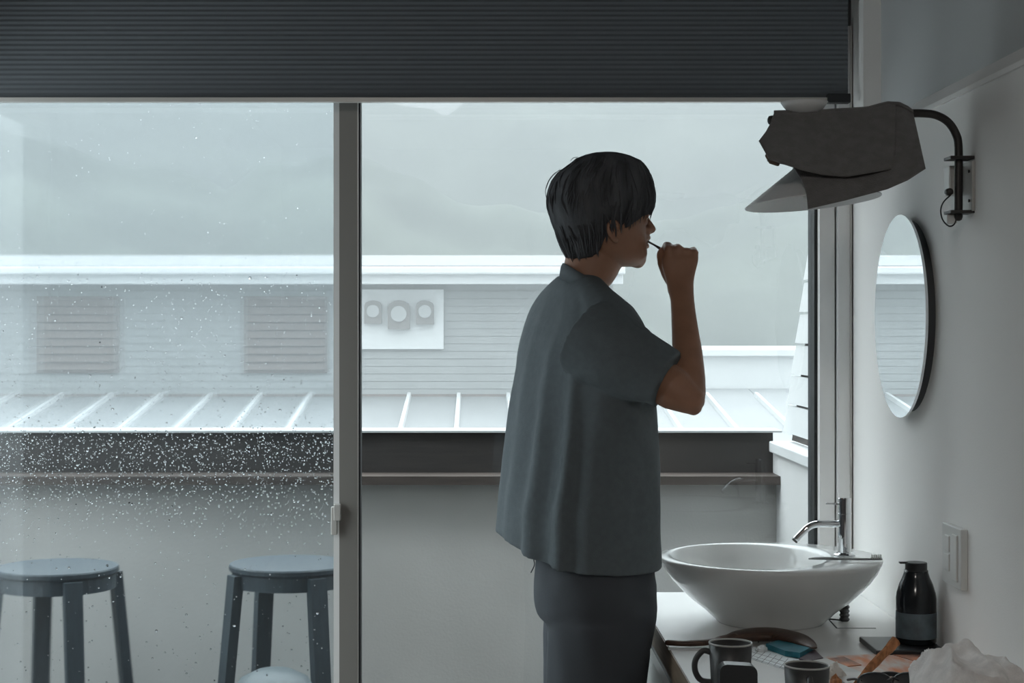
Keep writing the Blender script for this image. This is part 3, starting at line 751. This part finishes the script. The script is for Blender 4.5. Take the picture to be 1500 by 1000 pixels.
# orange wooden stick leaning up
s0, s1, s2, s3 = P(1246, 1012, 2.76), P(1270, 983, 2.78), P(1297, 955, 2.80), P(1313, 938, 2.81)
b_ = tube(B(), spline([s0, s1, s2, s3], 4), [.0045, .005, .0055, .006, .0065, .007, .0075, .0075, .0075, .008, .0085, .009, .0095], 8, .6, (0, 1, 0), False)
for v in b_.verts: v.co += Vector((.0016 * noise.noise(v.co * 90), .0016 * noise.noise(v.co * 70), .0016 * noise.noise(v.co * 80 + Vector((5, 0, 0)))))
tag(obj('wooden_stick', b_, M['orange'], None, s0, False), 'orange brown wooden stick leaning up from the counter', 'stick')
# sunglasses
sg = empty('sunglasses', (.605, 2.70, ZT), 'dark rounded sunglasses lying at the foot of the wooden stick', 'sunglasses')
for cx_ in (1282, 1333):
    c = P(cx_, 1004, 2.70)
    b_ = B(); loft(b_, [ring(c + Vector((0, dy, 0)), .030 * k, .021 * k, (1, 0, 0), (0, .35, 1), 24, 2.4) for dy, k in ((-.004, .86), (-.003, .95), (.0, 1.0), (.003, .95))])
    obj('lens', b_, M['black'], sg, smooth=True)
obj('bridge', tube(B(), [P(1300, 996, 2.70), P(1308, 992, 2.70), P(1316, 996, 2.70)], .002, 8), M['black'], sg)
for cx_ in (1262, 1354):
    obj('temple', tube(B(), spline([P(cx_, 996, 2.70), P(cx_, 1000, 2.70) + Vector((0, .05, -.004)), P(cx_, 1000, 2.70) + Vector((0, .10, -.016))], 4), .0022, 8), M['black'], sg)
b_ = B(); c = P(1302, 990, 2.765)
tube(b_, spline([P(1279, 990, 2.765), P(1290, 985, 2.765), P(1303, 983, 2.765), P(1317, 985, 2.765), P(1326, 991, 2.765)], 4), .007, 10, .6)
for v in b_.verts: v.co.z -= .004
tag(obj('strap', b_, M['black'], None, (c.x, c.y, ZT), True), 'curved black strap behind the sunglasses', 'strap')
# black rounded case in front of the first mug
cx0, cx1 = (1054 - CX) / F * 2.62, (1109 - CX) / F * 2.62; zt2 = ZC - (974 - CY) / F * 2.62
poly = []
for (ax, az, t0) in ((cx1 - .012, ZT + .012, 270), (cx1 - .012, zt2 - .012, 0), (cx0 + .012, zt2 - .010, 90), (cx0 + .012, ZT + .012, 180)):
    for k in range(6): poly.append((ax + .012 * math.cos(R(t0 + 18 * k)), az + .012 * math.sin(R(t0 + 18 * k))))
cs_ = empty('black_case', ((cx0 + cx1) / 2, 2.625, ZT), 'upright black case with rounded corners in front of the handled mug', 'case')
b_ = prism(B(), poly, 2.615, 2.640, 'y')
obj('shell', b_, M['black'], cs_)
b_ = prism(B(), [(x, z_) for x, z_ in poly], 2.6405, 2.643, 'y'); obj('back_rim', b_, M['steel'], cs_)

# crumpled pale towel near the right wall
def crumpled_towel():
    b2 = B(); bmesh.ops.create_icosphere(b2, subdivisions=6, radius=1)
    cx_, cy_ = .752, 2.58
    for v in b2.verts:
        c = v.co.copy()
        f2 = noise.noise(c * 1.6 + Vector((7, 1, 2)))
        f3 = 1 - abs(math.sin(c.x * 3.4 + c.z * 1.6 + c.y * 1.2 + 2.6 * f2))      # soft rolled folds
        f4 = noise.noise(Vector((c.x * 3.2 + 4, c.y * 2, c.z * 2.4)))
        k = 1 + (.17 if c.x < .3 else .10) * (f3 ** 2 - .35) + .05 * f4 + .05 * f2
        top_ = interp([(-1.0, .42), (-.8, .74), (-.5, .92), (-.2, .97), (.05, .92), (.22, 1.02), (.38, .98), (.48, .88), (.66, .98), (.86, 1.06), (1.0, 1.0)], c.x)[0]
        zz = max(0, c.z) ** .36 * .106 * k * top_
        rx = math.copysign(abs(c.x) ** .8, c.x)
        v.co = Vector((cx_ + rx * .082 * (.9 + .1 * k), cy_ + c.y * .125 * k - .01 * f3 * max(0, -c.y), ZT + zz))
    return b2
def fuse_keep(b2):
    bmesh.ops.remove_doubles(b2, verts=b2.verts[:], dist=.0004); return b2
tag(obj('cloth', crumpled_towel(), M['cloth'], None, (.752, 2.58, ZT), True), 'crumpled pale grey cloth heaped by the right wall', 'cloth')
b_ = tube(B(), [(.836, 2.40, ZT + .028), (.840, 2.40, ZT + .075)], [.027, .024], 16)
tag(obj('pouch', b_, M['black'], None, (.838, 2.40, ZT), True), 'dark pouch squeezed between the pale cloth and wall', 'pouch')

# ================================================================ THE PERSON
YH_ = 3.30
def X(px, Y=YH_): return (px - CX) / F * Y
def Z(py, Y=YH_): return ZC - (py - CY) / F * Y
pr = empty('person', (.20, YH_, 0), 'young person in a loose blue-grey T-shirt brushing teeth beside the washbasin', 'person')
YAW = R(16); FW = Vector((math.cos(YAW), math.sin(YAW), 0)); LT = Vector((-math.sin(YAW), math.cos(YAW), 0)); UP = Vector((0, 0, 1))
HC = Vector((X(880), YH_, 0))
def H(u, v, z): return HC + FW * u + LT * v + UP * z

bm = B()
# head: rows of (py, front px, back px, half width, superellipse power)
rows = [(235, 902, 868, .018), (239, 918, 852, .036), (247, 931, 838, .052), (257, 940, 826, .063), (272, 947, 816, .071), (288, 951, 811, .0755), (304, 951.5, 813, .0755),
        (314, 950, 815, .0745), (322, 948, 818, .073), (334, 948, 822, .071), (346, 948.5, 827, .069), (356, 948, 836, .066), (364, 946.5, 846, .0625), (372, 946.5, 856, .057), (380, 945.5, 868, .049), (386, 942, 880, .039), (390, 934, 892, .024)]
rr = []
for py, f, b, hw in rows:
    c = H((X(f) + X(b)) / 2 - HC.x, 0, Z(py))
    a_ = (X(f) - X(b)) / 2 * .985
    pts_ = []
    for k in range(40):
        t = 2 * math.pi * k / 40; ct_, st_ = math.cos(t), math.sin(t)
        p_ = 2.25
        u = a_ * math.copysign(abs(ct_) ** (2 / p_), ct_); v = hw * math.copysign(abs(st_) ** (2 / p_), st_)
        if ct_ > 0: v *= 1 - .16 * ct_ ** 2 * (1 if py > 310 else .6)
        pts_.append(c + FW * u + LT * v)
    rr.append(pts_)
loft(bm, rr)
# jaw mass and cheeks
tube(bm, [H(.055, -.030, Z(352)), H(.070, -.020, Z(372)), H(.078, 0, Z(380)), H(.070, .020, Z(372)), H(.055, .030, Z(352))], [.028, .020, .0175, .020, .028], 14)
# brow, nose, lips, chin
tube(bm, [H(.080, -.034, Z(313)), H(.0895, -.016, Z(313)), H(.0895, .016, Z(313)), H(.080, .034, Z(313))], .0075, 10)
tube(bm, [H(.0905, 0, Z(314)), H(.0975, 0, Z(322)), H(.1035, 0, Z(330)), H(.1065, 0, Z(334))], [.0065, .0072, .0086, .0100], 12)
for s in (-1, 1):
    tube(bm, [H(.0845, s * .017, Z(318)), H(.0865, s * .030, Z(316.5)), H(.0785, s * .043, Z(319))], .0042, 8)
    tube(bm, [H(.0845, s * .018, Z(325)), H(.0850, s * .030, Z(326.5)), H(.0785, s * .042, Z(324.5))], .0036, 8)
for s in (-1, 1): tube(bm, [H(.094, s * .0085, Z(335.5)), H(.100, s * .007, Z(336))], .0062, 10)
tube(bm, [H(.0875, -.020, Z(349)), H(.0965, -.008, Z(347)), H(.0985, 0, Z(347.5)), H(.0965, .008, Z(347)), H(.0875, .020, Z(349))], [.004, .0062, .0066, .0062, .004], 10)
tube(bm, [H(.0865, -.017, Z(359.5)), H(.0945, -.006, Z(359.5)), H(.0955, 0, Z(359.5)), H(.0945, .006, Z(359.5)), H(.0865, .017, Z(359.5))], [.004, .0062, .0066, .0062, .004], 10)
tube(bm, [H(.083, -.009, Z(379)), H(.0865, 0, Z(380)), H(.083, .009, Z(379))], .0095, 12)
# ears
for s in (-1, 1):
    e = [H(.012, s * .0735, Z(341)), H(.004, s * .079, Z(330)), H(-.008, s * .082, Z(328)), H(-.016, s * .083, Z(336)), H(-.012, s * .081, Z(346)), H(-.002, s * .077, Z(354)), H(.006, s * .0735, Z(355))]
    tube(bm, spline(e, 4), .0042, 8)
    tube(bm, [H(.004, s * .073, Z(336)), H(-.006, s * .0755, Z(342)), H(.002, s * .0735, Z(352))], [.007, .008, .005], 8, .6)
# neck
nk = [(340, 832, 912), (362, 830, 918), (378, 828, 915), (392, 825, 910), (404, 822, 904), (416, 823, 896), (430, 828, 880), (440, 832, 870)]
loft(bm, [ring((X((f + b) / 2), YH_ + .004, Z(py)), (X(f) - X(b)) / 2, (.052 if py < 420 else .065), (1, 0, 0), (0, 1, 0), 28) for py, b, f in nk])
# trunk hidden by the clothes
tr = [(436, 830, 872, .06), (452, 820, 884, .12), (474, 808, 900, .155), (500, 790, 918, .165), (560, 786, 925, .155), (640, 790, 925, .14), (720, 792, 930, .145), (800, 796, 938, .16), (860, 800, 938, .165), (905, 806, 936, .160), (935, 820, 925, .14)]
_tf = Vector((math.cos(R(19)), math.sin(R(19)), 0)); _tl = Vector((-math.sin(R(19)), math.cos(R(19)), 0))
loft(bm, [ring((X((f + b) / 2), YH_ + .012, Z(py)), (X(f) - X(b)) / 2 * .80, hw * .82, _tf, _tl, 28, 2.1) for py, b, f, hw in tr])
# legs and bare feet
for yy, dx in ((3.205, -.012), (3.405, .012)):
    cx_ = .190 + dx
    tube(bm, [(cx_ + .038, yy * .9 + .33, .82), (cx_ + .040, yy, .70), (cx_ + .032, yy, .50), (cx_ + .018, yy, .34), (cx_ + .004, yy, .22), (cx_ - .004, yy, .085)], [.070, .066, .055, .052, .043, .034], 20)
    # foot: heel, arch, ball, toes
    tube(bm, [(cx_ - .045, yy, .036), (cx_ - .01, yy, .042), (cx_ + .05, yy, .036), (cx_ + .11, yy, .026)], [.032, .036, .036, .030], 16)
    for k, (l, r) in enumerate(((.185, .013), (.188, .0105), (.182, .010), (.172, .0095), (.158, .009))):
        s = -1 if yy < 3.3 else 1
        y2 = yy - s * (-.030 + .0155 * k) if s > 0 else yy + (.030 - .0155 * k)
        tube(bm, [(cx_ + .11, y2 * .6 + yy * .4, .022), (cx_ + l, y2, r + .001)], [r * 1.1, r], 8)
# right arm: upper arm, bent elbow, forearm towards the mouth
EL = P(1011, 585, 3.06)
tube(bm, [P(868, 492, 3.19), P(905, 516, 3.15), P(960, 553, 3.10), P(990, 572, 3.07), EL], [.045, .044, .042, .0385, .0285], 22)
fa = [(590, 1012, 20, 3.06), (575, 1011, 23, 3.07), (555, 1009.5, 24, 3.09), (535, 1008, 23.5, 3.11), (510, 1006.5, 21.8, 3.14), (485, 1003.8, 20.0, 3.17), (460, 1001.3, 18.4, 3.20), (440, 999.5, 17.6, 3.225), (425, 997.2, 19.2, 3.245), (410, 995.6, 20.6, 3.262)]
loft(bm, [ring(P(cx_, py, yy), hw / F * yy, hw / F * yy * (.95 if py > 500 else .78), (1, 0, 0), (0, 1, .0), 22) for py, cx_, hw, yy in fa])
tube(bm, [P(1014, 588, 3.055), P(1018, 592, 3.05), P(1016, 596, 3.055)], [.019, .0165, .016], 14)
# the back of the right hand
pm_ = [(428, 997.2, 19.0, .0185, 3.243), (416, 996.2, 19.6, .0180, 3.256), (402, 995.5, 22.5, .0170, 3.266), (390, 995.5, 25.5, .0155, 3.270), (380, 996.5, 27.0, .0140, 3.272), (373.5, 997.5, 25.5, .0115, 3.274), (371, 997.5, 22, .007, 3.276)]
loft(bm, [ring(P(cx_, py, yy), hw / F * yy, th, (1, 0, 0), (0, 1, 0), 24, 2.4) for py, cx_, hw, th, yy in pm_])
YN = 3.272
fing = [((980, 365.5), .0094, 1.0, .0045), ((994, 365), .0094, 1.06, .000), ((1006.5, 369.5), .0090, 1.0, -.001), ((1017.5, 371), .0080, .82, .003)]
for (px, py), r, L, up_ in fing:
    K = P(px, py, YN)
    c1 = K + Vector((0, .041 * L, .002 + up_ * 1.6)); c2 = c1 + Vector((0, .004, -.026 * L)); c3 = c2 + Vector((0, -.019 * L, -.008))
    tube(bm, [P(px * .6 + 997 * .4, 392, 3.268), K, K + Vector((0, .018, .004 + up_))], [r * .9, r * 1.05, r * .95], 12)
    tube(bm, [K, K + Vector((0, .020 * L, .003 + up_)), c1], [r * 1.05, r * .94, r * .98], 12)
    tube(bm, [c1, c2], [r * .96, r * .88], 12)
    tube(bm, [c2, c3], [r * .88, r * .78], 12)
# thumb along the left side, tip against the brush
tube(bm, spline([P(984, 412, 3.275), P(975.5, 396, 3.284), P(970.5, 381, 3.290), P(969.5, 371, 3.298), P(974, 366.5, 3.309)], 4), [.0125] * 4 + [.0118] * 4 + [.0105] * 4 + [.0096] * 4 + [.0082], 12)
# left arm hanging on the far side, relaxed hand
tube(bm, [(X(850), 3.47, Z(470)), (X(848), 3.505, Z(560)), (X(852), 3.515, Z(655)), (X(866), 3.51, Z(745)), (X(884), 3.50, Z(830))], [.056, .046, .037, .036, .024], 18)
hw_ = Vector((X(884), 3.50, Z(832)))
loft(bm, [ring(hw_ + Vector((dx, 0, -dz)), a_, b_r, (1, .1, 0), (0, 1, 0), 16, 2.4) for dx, dz, a_, b_r in ((0, -.01, .022, .017), (.004, .03, .032, .016), (.009, .07, .038, .014), (.012, .092, .036, .011))])
for k, L in enumerate((.066, .076, .070, .054)):
    b0 = hw_ + Vector((.040 - .0185 * k, 0, -.085)); r = (.0088, .0092, .0088, .0078)[k]
    tube(bm, [b0, b0 + Vector((.004, -.004, -.5 * L)), b0 + Vector((.006, -.014, -.8 * L)), b0 + Vector((.006, -.026, -L))], [r, r * .95, r * .88, r * .75], 10)
tube(bm, [hw_ + Vector((.022, -.008, -.012)), hw_ + Vector((.044, -.018, -.038)), hw_ + Vector((.052, -.024, -.062)), hw_ + Vector((.052, -.028, -.082))], [.013, .0115, .010, .0085], 10)
body = link('body', fuse(bm, .0030, 2, .5), M['skin'], pr)
# eyes
for s in (-1, 1):
    c = H(.0742, s * .030, Z(321)); b_ = B(); bmesh.ops.create_uvsphere(b_, u_segments=16, v_segments=10, radius=.0115)
    for v in b_.verts: v.co += c
    ey = obj('eye', b_, M['eye'], pr, smooth=True)
    b_ = B(); bmesh.ops.create_uvsphere(b_, u_segments=12, v_segments=8, radius=.0058)
    for v in b_.verts: v.co += c + FW * .0068 + LT * (s * .001)
    obj('iris', b_, M['iris'], ey, smooth=True)
for s in (-1, 1):
    obj('eyebrow', tube(B(), [H(.0945, s * .012, Z(311)), H(.0925, s * .026, Z(309)), H(.083, s * .042, Z(312))], [.0022, .0028, .0016], 8), M['hair'], pr)
# thumb nail and pale little nail edge
# hair: shell round the skull; front px, back px and half width per row, lower edge by direction
hp_ = [(222.5, 895, 882, .010), (224, 909, 868, .028), (228, 923, 853, .046), (234, 935.5, 842.5, .060), (242, 944.5, 834, .070), (254, 952, 817, .0785), (268, 957, 806.5, .084), (284, 960, 801.5, .087), (300, 959, 800.5, .088), (312, 955, 803, .087), (326, 951, 807, .085), (345, 945, 815, .080), (361, 935, 822, .072), (376, 925, 829, .062), (390, 915, 834, .055)]
def hair_pt(th, py, off=0.0):
    f, b, hw = interp(hp_, py); c = (f + b) / 2
    ct_, st_ = math.cos(th), math.sin(th); p_ = 2.15
    a_ = (f - b) / 2 / F * YH_ + off
    u = a_ * math.copysign(abs(ct_) ** (2 / p_), ct_); v = (hw + off) * math.copysign(abs(st_) ** (2 / p_), st_)
    return HC + UP * Z(py) + FW * (u + X(c) - HC.x) + LT * v
def low(th):
    d = abs((math.degrees(th) + 180) % 360 - 180)     # 0 at the brow, 180 at the nape
    return interp([(0, 312), (30, 313), (50, 318), (65, 330), (78, 338), (92, 342), (100, 356), (110, 369), (125, 375), (145, 377), (180, 378)], d)[0]
nth, nrow = 120, 34; rings = []
for j in range(nrow + 1):
    t = j / nrow; rg = []
    for i in range(nth):
        th = 2 * math.pi * i / nth; lo_ = low(th) + 2.2 * noise.noise(Vector((th * 7, 0, 4)))
        py = 222.5 + (lo_ - 222.5) * (t ** 1.25)
        st = .0014 * noise.noise(Vector((math.cos(th) * 9, math.sin(th) * 9, t * 1.2))) + .0009 * noise.noise(Vector((math.cos(th) * 26, math.sin(th) * 26, t * 2)))
        rg.append(hair_pt(th, py, st * min(1, t * 3) - .015 * max(0, (t - .72) / .28) ** 1.5 * math.sin(th) ** 2 * (1 if math.cos(th) < .3 else .3)))
    rings.append(rg)
ins = [[HC + UP * (p_.z - .004) + (p_ - HC - UP * p_.z) * .90 + UP * 0 for p_ in rings[-1]], [HC + UP * (p_.z + .012) + (p_ - HC - UP * p_.z) * .80 for p_ in rings[-1]]]
bm = B(); loft(bm, rings + ins)
# locks: short tapering strands lying along the surface
hr = random.Random(5)
def lock(th, p0_, p1_, w_, lift=.002, tw_=0.0):
    pts_ = [hair_pt(th + tw_ * k / 4, p0_ + (p1_ - p0_) * k / 4, lift * math.sin(math.pi * (k / 4) ** .8)) for k in range(5)]
    tube(bm, pts_, [w_ * .5, w_, w_, w_ * .7, w_ * .12], 5, .5, None, False)
for i in range(200):
    th = hr.uniform(0, 2 * math.pi); lo_ = low(th); ln = hr.uniform(20, 45)
    lock(th, lo_ - ln, lo_ + (hr.uniform(0, 8) if math.cos(th) < .1 else hr.uniform(-1, 4)), hr.uniform(.0022, .0042), .0012, hr.uniform(-.15, .15))
for i in range(160):
    th = hr.uniform(0, 2 * math.pi); p0_ = hr.uniform(226, 290); lock(th, p0_, p0_ + hr.uniform(25, 45), hr.uniform(.002, .0036), .0012, hr.uniform(-.2, .2))
# crown tuft with its notch, and the loose wisps at the back
def at(px, py, dy=0): return P(px, py, YH_ + dy)
for dy in (-.03, -.015, 0, .015, .03):
    tube(bm, [at(874, 230, dy), at(857, 231, dy), at(845, 234, dy), at(837.5, 240, dy), at(836, 246, dy)], [.004, .006, .006, .004, .0008], 6, .6, None, False)
    tube(bm, [at(846, 250, dy), at(832, 251, dy), at(818, 258, dy), at(809, 272, dy)], [.006, .007, .006, .002], 6, .6, None, False)
tube(bm, spline([at(826, 247), at(812, 254), at(803, 266), at(799, 280), at(801, 292)], 4), .0006, 4)
tube(bm, spline([at(820, 248, .01), at(806, 262, .01), at(800, 276, .01)], 4), .0005, 4)
tube(bm, spline([at(846, 230, .01), at(840, 231, .01), at(836, 235, .01)], 4), .0006, 4)
tube(bm, [at(950, 306, .03), at(952.5, 312, .03), at(954, 315, .03)], [.002, .0014, .0004], 5)
obj('hair', bm, M['hair'], pr, smooth=True)

# T-shirt
sh = [(403, 819, 874, 0.062), (410, 811, 880, 0.085), (418, 803, 886, 0.112), (427, 795, 893, 0.142), (437, 788, 904, 0.172), (450, 781, 919, 0.198), (465, 775, 929, 0.212), (480, 770, 937, 0.218), (500, 765, 940, 0.222), (530, 760, 945, 0.224), (560, 755.5, 950, 0.224), (600, 750, 955, 0.222), (650, 743.5, 959, 0.22), (700, 738.5, 961, 0.219), (750, 734, 962, 0.219), (823, 729.5, 962.5, 0.219)]
def hem(px): return interp([(728, 786), (735, 789), (783, 808), (812, 816), (838, 820), (900, 822.5), (970, 823)], px)[0]
TY = R(19); TF = Vector((math.cos(TY), math.sin(TY), 0)); TL = Vector((-math.sin(TY), math.cos(TY), 0))
def sup(t, p_): 
    c_, s_ = math.cos(t), math.sin(t)
    return math.copysign(abs(c_) ** (2 / p_), c_), math.copysign(abs(s_) ** (2 / p_), s_)
def fit_a(ext, b, p_):
    """forward half size so that the turned section is `ext` wide to either side in X"""
    lo_, hi_ = .005, .4
    for _ in range(22):
        m_ = (lo_ + hi_) / 2
        e = max(m_ * sup(2 * math.pi * k / 90, p_)[0] * TF.x + b * sup(2 * math.pi * k / 90, p_)[1] * TL.x for k in range(90))
        if e < ext: lo_ = m_
        else: hi_ = m_
    return lo_
SP = 2.35
sa = [(py, b, f, hw, fit_a((f - b) / 2 / F * YH_, hw, SP)) for py, b, f, hw in sh]
# hanging folds over the back: direction (180 = straight back, 270 = towards the camera), width, depth, first row
folds = [(152, 10, .016, 470), (176, 9, .016, 450), (198, 9, .024, 440), (224, 8, .027, 435), (243, 9, .012, 640), (270, 12, .006, 640), (305, 14, .006, 600), (335, 12, .007, 620), (30, 14, .007, 600)]
nth, nrow = 240, 90; rings = []
for j in range(nrow + 1):
    t = j / nrow; rg = []
    py0 = 403 + (823 - 403) * (t ** 1.35)
    b, f, hw, a_ = interp(sa, py0)
    for i in range(nth):
        th = 2 * math.pi * i / nth
        ct_, st_ = sup(th, SP)
        q = Vector((X((f + b) / 2), YH_ + .012, 0)) + TF * (a_ * ct_) + TL * (hw * st_)
        px = CX + q.x * F / YH_
        py = 403 + (hem(px) - 403) * (t ** 1.35)
        dg_ = math.degrees(th) + 9 * noise.noise(Vector((0, py / 150, 2)))
        d = 0.0
        for c_, w_, am, st0 in folds:
            dd = ((dg_ - c_ + 180) % 360 - 180) / (w_ * (.55 + .45 * min(1, max(0, (py - st0) / 330))))
            d += am * min(1, max(0, (py - st0) / 300)) ** .8 * (math.exp(-dd * dd) - .35 * math.exp(-(dd / 2.2) ** 2))
        d += .004 * noise.noise(Vector((ct_ * 4, st_ * 4, py / 45))) * min(1, max(0, (py - 415) / 40))
        nrm = (TF * math.cos(th) + TL * math.sin(th))
        lim = 1 - .55 * abs(nrm.x) ** 6
        q += nrm * (d * lim)
        q.z = Z(py)
        rg.append(q)
    rings.append(rg)
bm = B(); loft(bm, rings)
# near sleeve and far sleeve
def sleeve(path, radii, up_axis, seed):
    pts_ = spline(path, 6); n_ = len(pts_); rings_ = []; prev = None
    for i, p_ in enumerate(pts_):
        d = (pts_[min(i + 1, n_ - 1)] - pts_[max(i - 1, 0)]).normalized()
        u = (Vector(up_axis) - d * Vector(up_axis).dot(d)).normalized(); v = d.cross(u); s = i / (n_ - 1)
        a_, b_2 = interp(radii, s); rg = []
        for k in range(48):
            th = 2 * math.pi * k / 48
            w_ = .004 * math.sin(th * 5 + s * 9 + seed) * s + .003 * noise.noise(Vector((math.cos(th) * 3, math.sin(th) * 3, s * 6 + seed)))
            rg.append(p_ + u * ((a_ + w_) * math.cos(th)) + v * ((b_2 + w_) * math.sin(th)))
        rings_.append(rg)
    loft(bm, rings_)
sleeve([P(858, 492, 3.150), P(900, 520, 3.115), P(945, 541, 3.090), P(977, 556, 3.075)], [(0, .078, .070), (.35, .074, .072), (.7, .062, .066), (.93, .0545, .060), (1, .0535, .059)], (.22, -.1, 1), 1.0)
sleeve([(X(856), 3.45, Z(482)), (X(853), 3.50, Z(535)), (X(852), 3.525, Z(600))], [(0, .085, .075), (1, .078, .062)], (1, 0, 0), 4.0)
# a few pinch folds from the armpit and shoulder
for a_, b_2, c_, r in (((902, 452, 3.17), (925, 470, 3.12), (948, 489, 3.10), .009), ((880, 447, 3.14), (905, 462, 3.115), (935, 489, 3.09), .010), ((955, 500, 3.08), (968, 507, 3.07), (982, 514, 3.07), .010)):
    tube(bm, spline([P(*a_), P(*b_2), P(*c_)], 5), r, 8)
shirt = link('t_shirt', fuse(bm, .0038, 2, .5), M['shirt'], pr)
# collar band
b_ = B(); rings = []
for k in range(48):
    t = 2 * math.pi * k / 48; ct_, st_ = math.cos(t), math.sin(t)
    px = 855.5 + 33 * ct_; py = 409 + 17.5 * ct_ + 2.5 * abs(st_)
    c = Vector((X(px), YH_ + .006 + .068 * st_, Z(py)))
    o_ = Vector((ct_, st_, 0)); 
    rings.append([c + o_ * .0050 - UP * .022, c + o_ * .0015 + UP * .001, c - o_ * .0025 + UP * .0090, c - o_ * .0055 + UP * .0085, c - o_ * .003 - UP * .013])
rings.append(rings[0]); loft(b_, rings, cap=False)
bmesh.ops.remove_doubles(b_, verts=b_.verts[:], dist=1e-5)
obj('collar', b_, M['shirt'], shirt, smooth=True)

# trousers
bm = B()
pv = [(770, 790, 958, .185), (812, 786, 956, .188), (835, 784, 957, .190), (852, 783, 959.5, .190), (870, 782, 959, .190), (884, 782.5, 960, .188), (896, 786, 959.5, .186), (908, 799, 957.5, .182), (925, 802, 954, .176), (945, 802, 951, .165)]
rings = []
for py, b, f, hw in pv:
    rg = []
    for k in range(56):
        th = 2 * math.pi * k / 56; ct_, st_ = math.cos(th), math.sin(th)
        wr = .004 * noise.noise(Vector((ct_ * 3, st_ * 3, py / 22))) * (1 - .6 * abs(ct_) ** 4)
        rg.append(Vector((X((f + b) / 2) + ((X(f) - X(b)) / 2 + wr) * math.copysign(abs(ct_) ** (2 / 2.5), ct_), YH_ + (hw + wr) * math.copysign(abs(st_) ** (2 / 2.5), st_), Z(py))))
    rings.append(rg)
loft(bm, rings)
for yy, s in ((3.205, -1), (3.405, 1)):
    lg = [(.82, .232, .094, .098), (.76, .2335, .0985, .092), (.70, .2300, .0960, .085), (.676, .2290, .0950, .084), (.55, .222, .086, .080), (.42, .212, .080, .074), (.28, .202, .074, .068), (.15, .196, .068, .062), (.075, .196, .068, .062)]
    rings = []
    for z_, cx_, a_, b_2 in lg:
        rg = []
        for k in range(40):
            th = 2 * math.pi * k / 40
            wr = .005 * noise.noise(Vector((math.cos(th) * 2.5, math.sin(th) * 2.5 + s * 4, z_ * 9)))
            x_ = (cx_ - X(880)) ; 
            rg.append(Vector((cx_ - .002 + (a_ + wr) * math.cos(th), yy + (b_2 + wr) * math.sin(th), z_)))
        rings.append(rg)
    loft(bm, rings)
trs = link('trousers', fuse(bm, .0055, 3, .5), M['trousers'], pr)
tag(obj('drawstring', tube(B(), spline([at(786, 812, -.03), at(782, 819, -.03), at(783, 827, -.03), at(778, 838, -.03)], 4), .0011, 6), M['trousers'], trs), 'loose hanging thread')

# toothbrush held in the mouth
tb2 = empty('toothbrush', P(972, 367, 3.297), 'dark toothbrush held in the fist with its head in the mouth', 'toothbrush')
b0, b1, b2_, b3 = P(946, 352, 3.322), P(958, 358.5, 3.314), P(971, 366.5, 3.304), P(1012, 392, 3.297)
obj('handle', tube(B(), spline([b0, b1, b2_, b3], 5), [.0024, .0022, .0020, .0020, .0019, .0019, .0021, .0023, .0027, .0030, .0033, .0036, .004, .004, .004, .0038], 10), M['brushplastic'], tb2, smooth=True)
obj('bristles', bx(b0.x - .006, b0.x + .006, b0.y - .004, b0.y + .004, b0.z, b0.z + .008), M['bristle'], tb2)
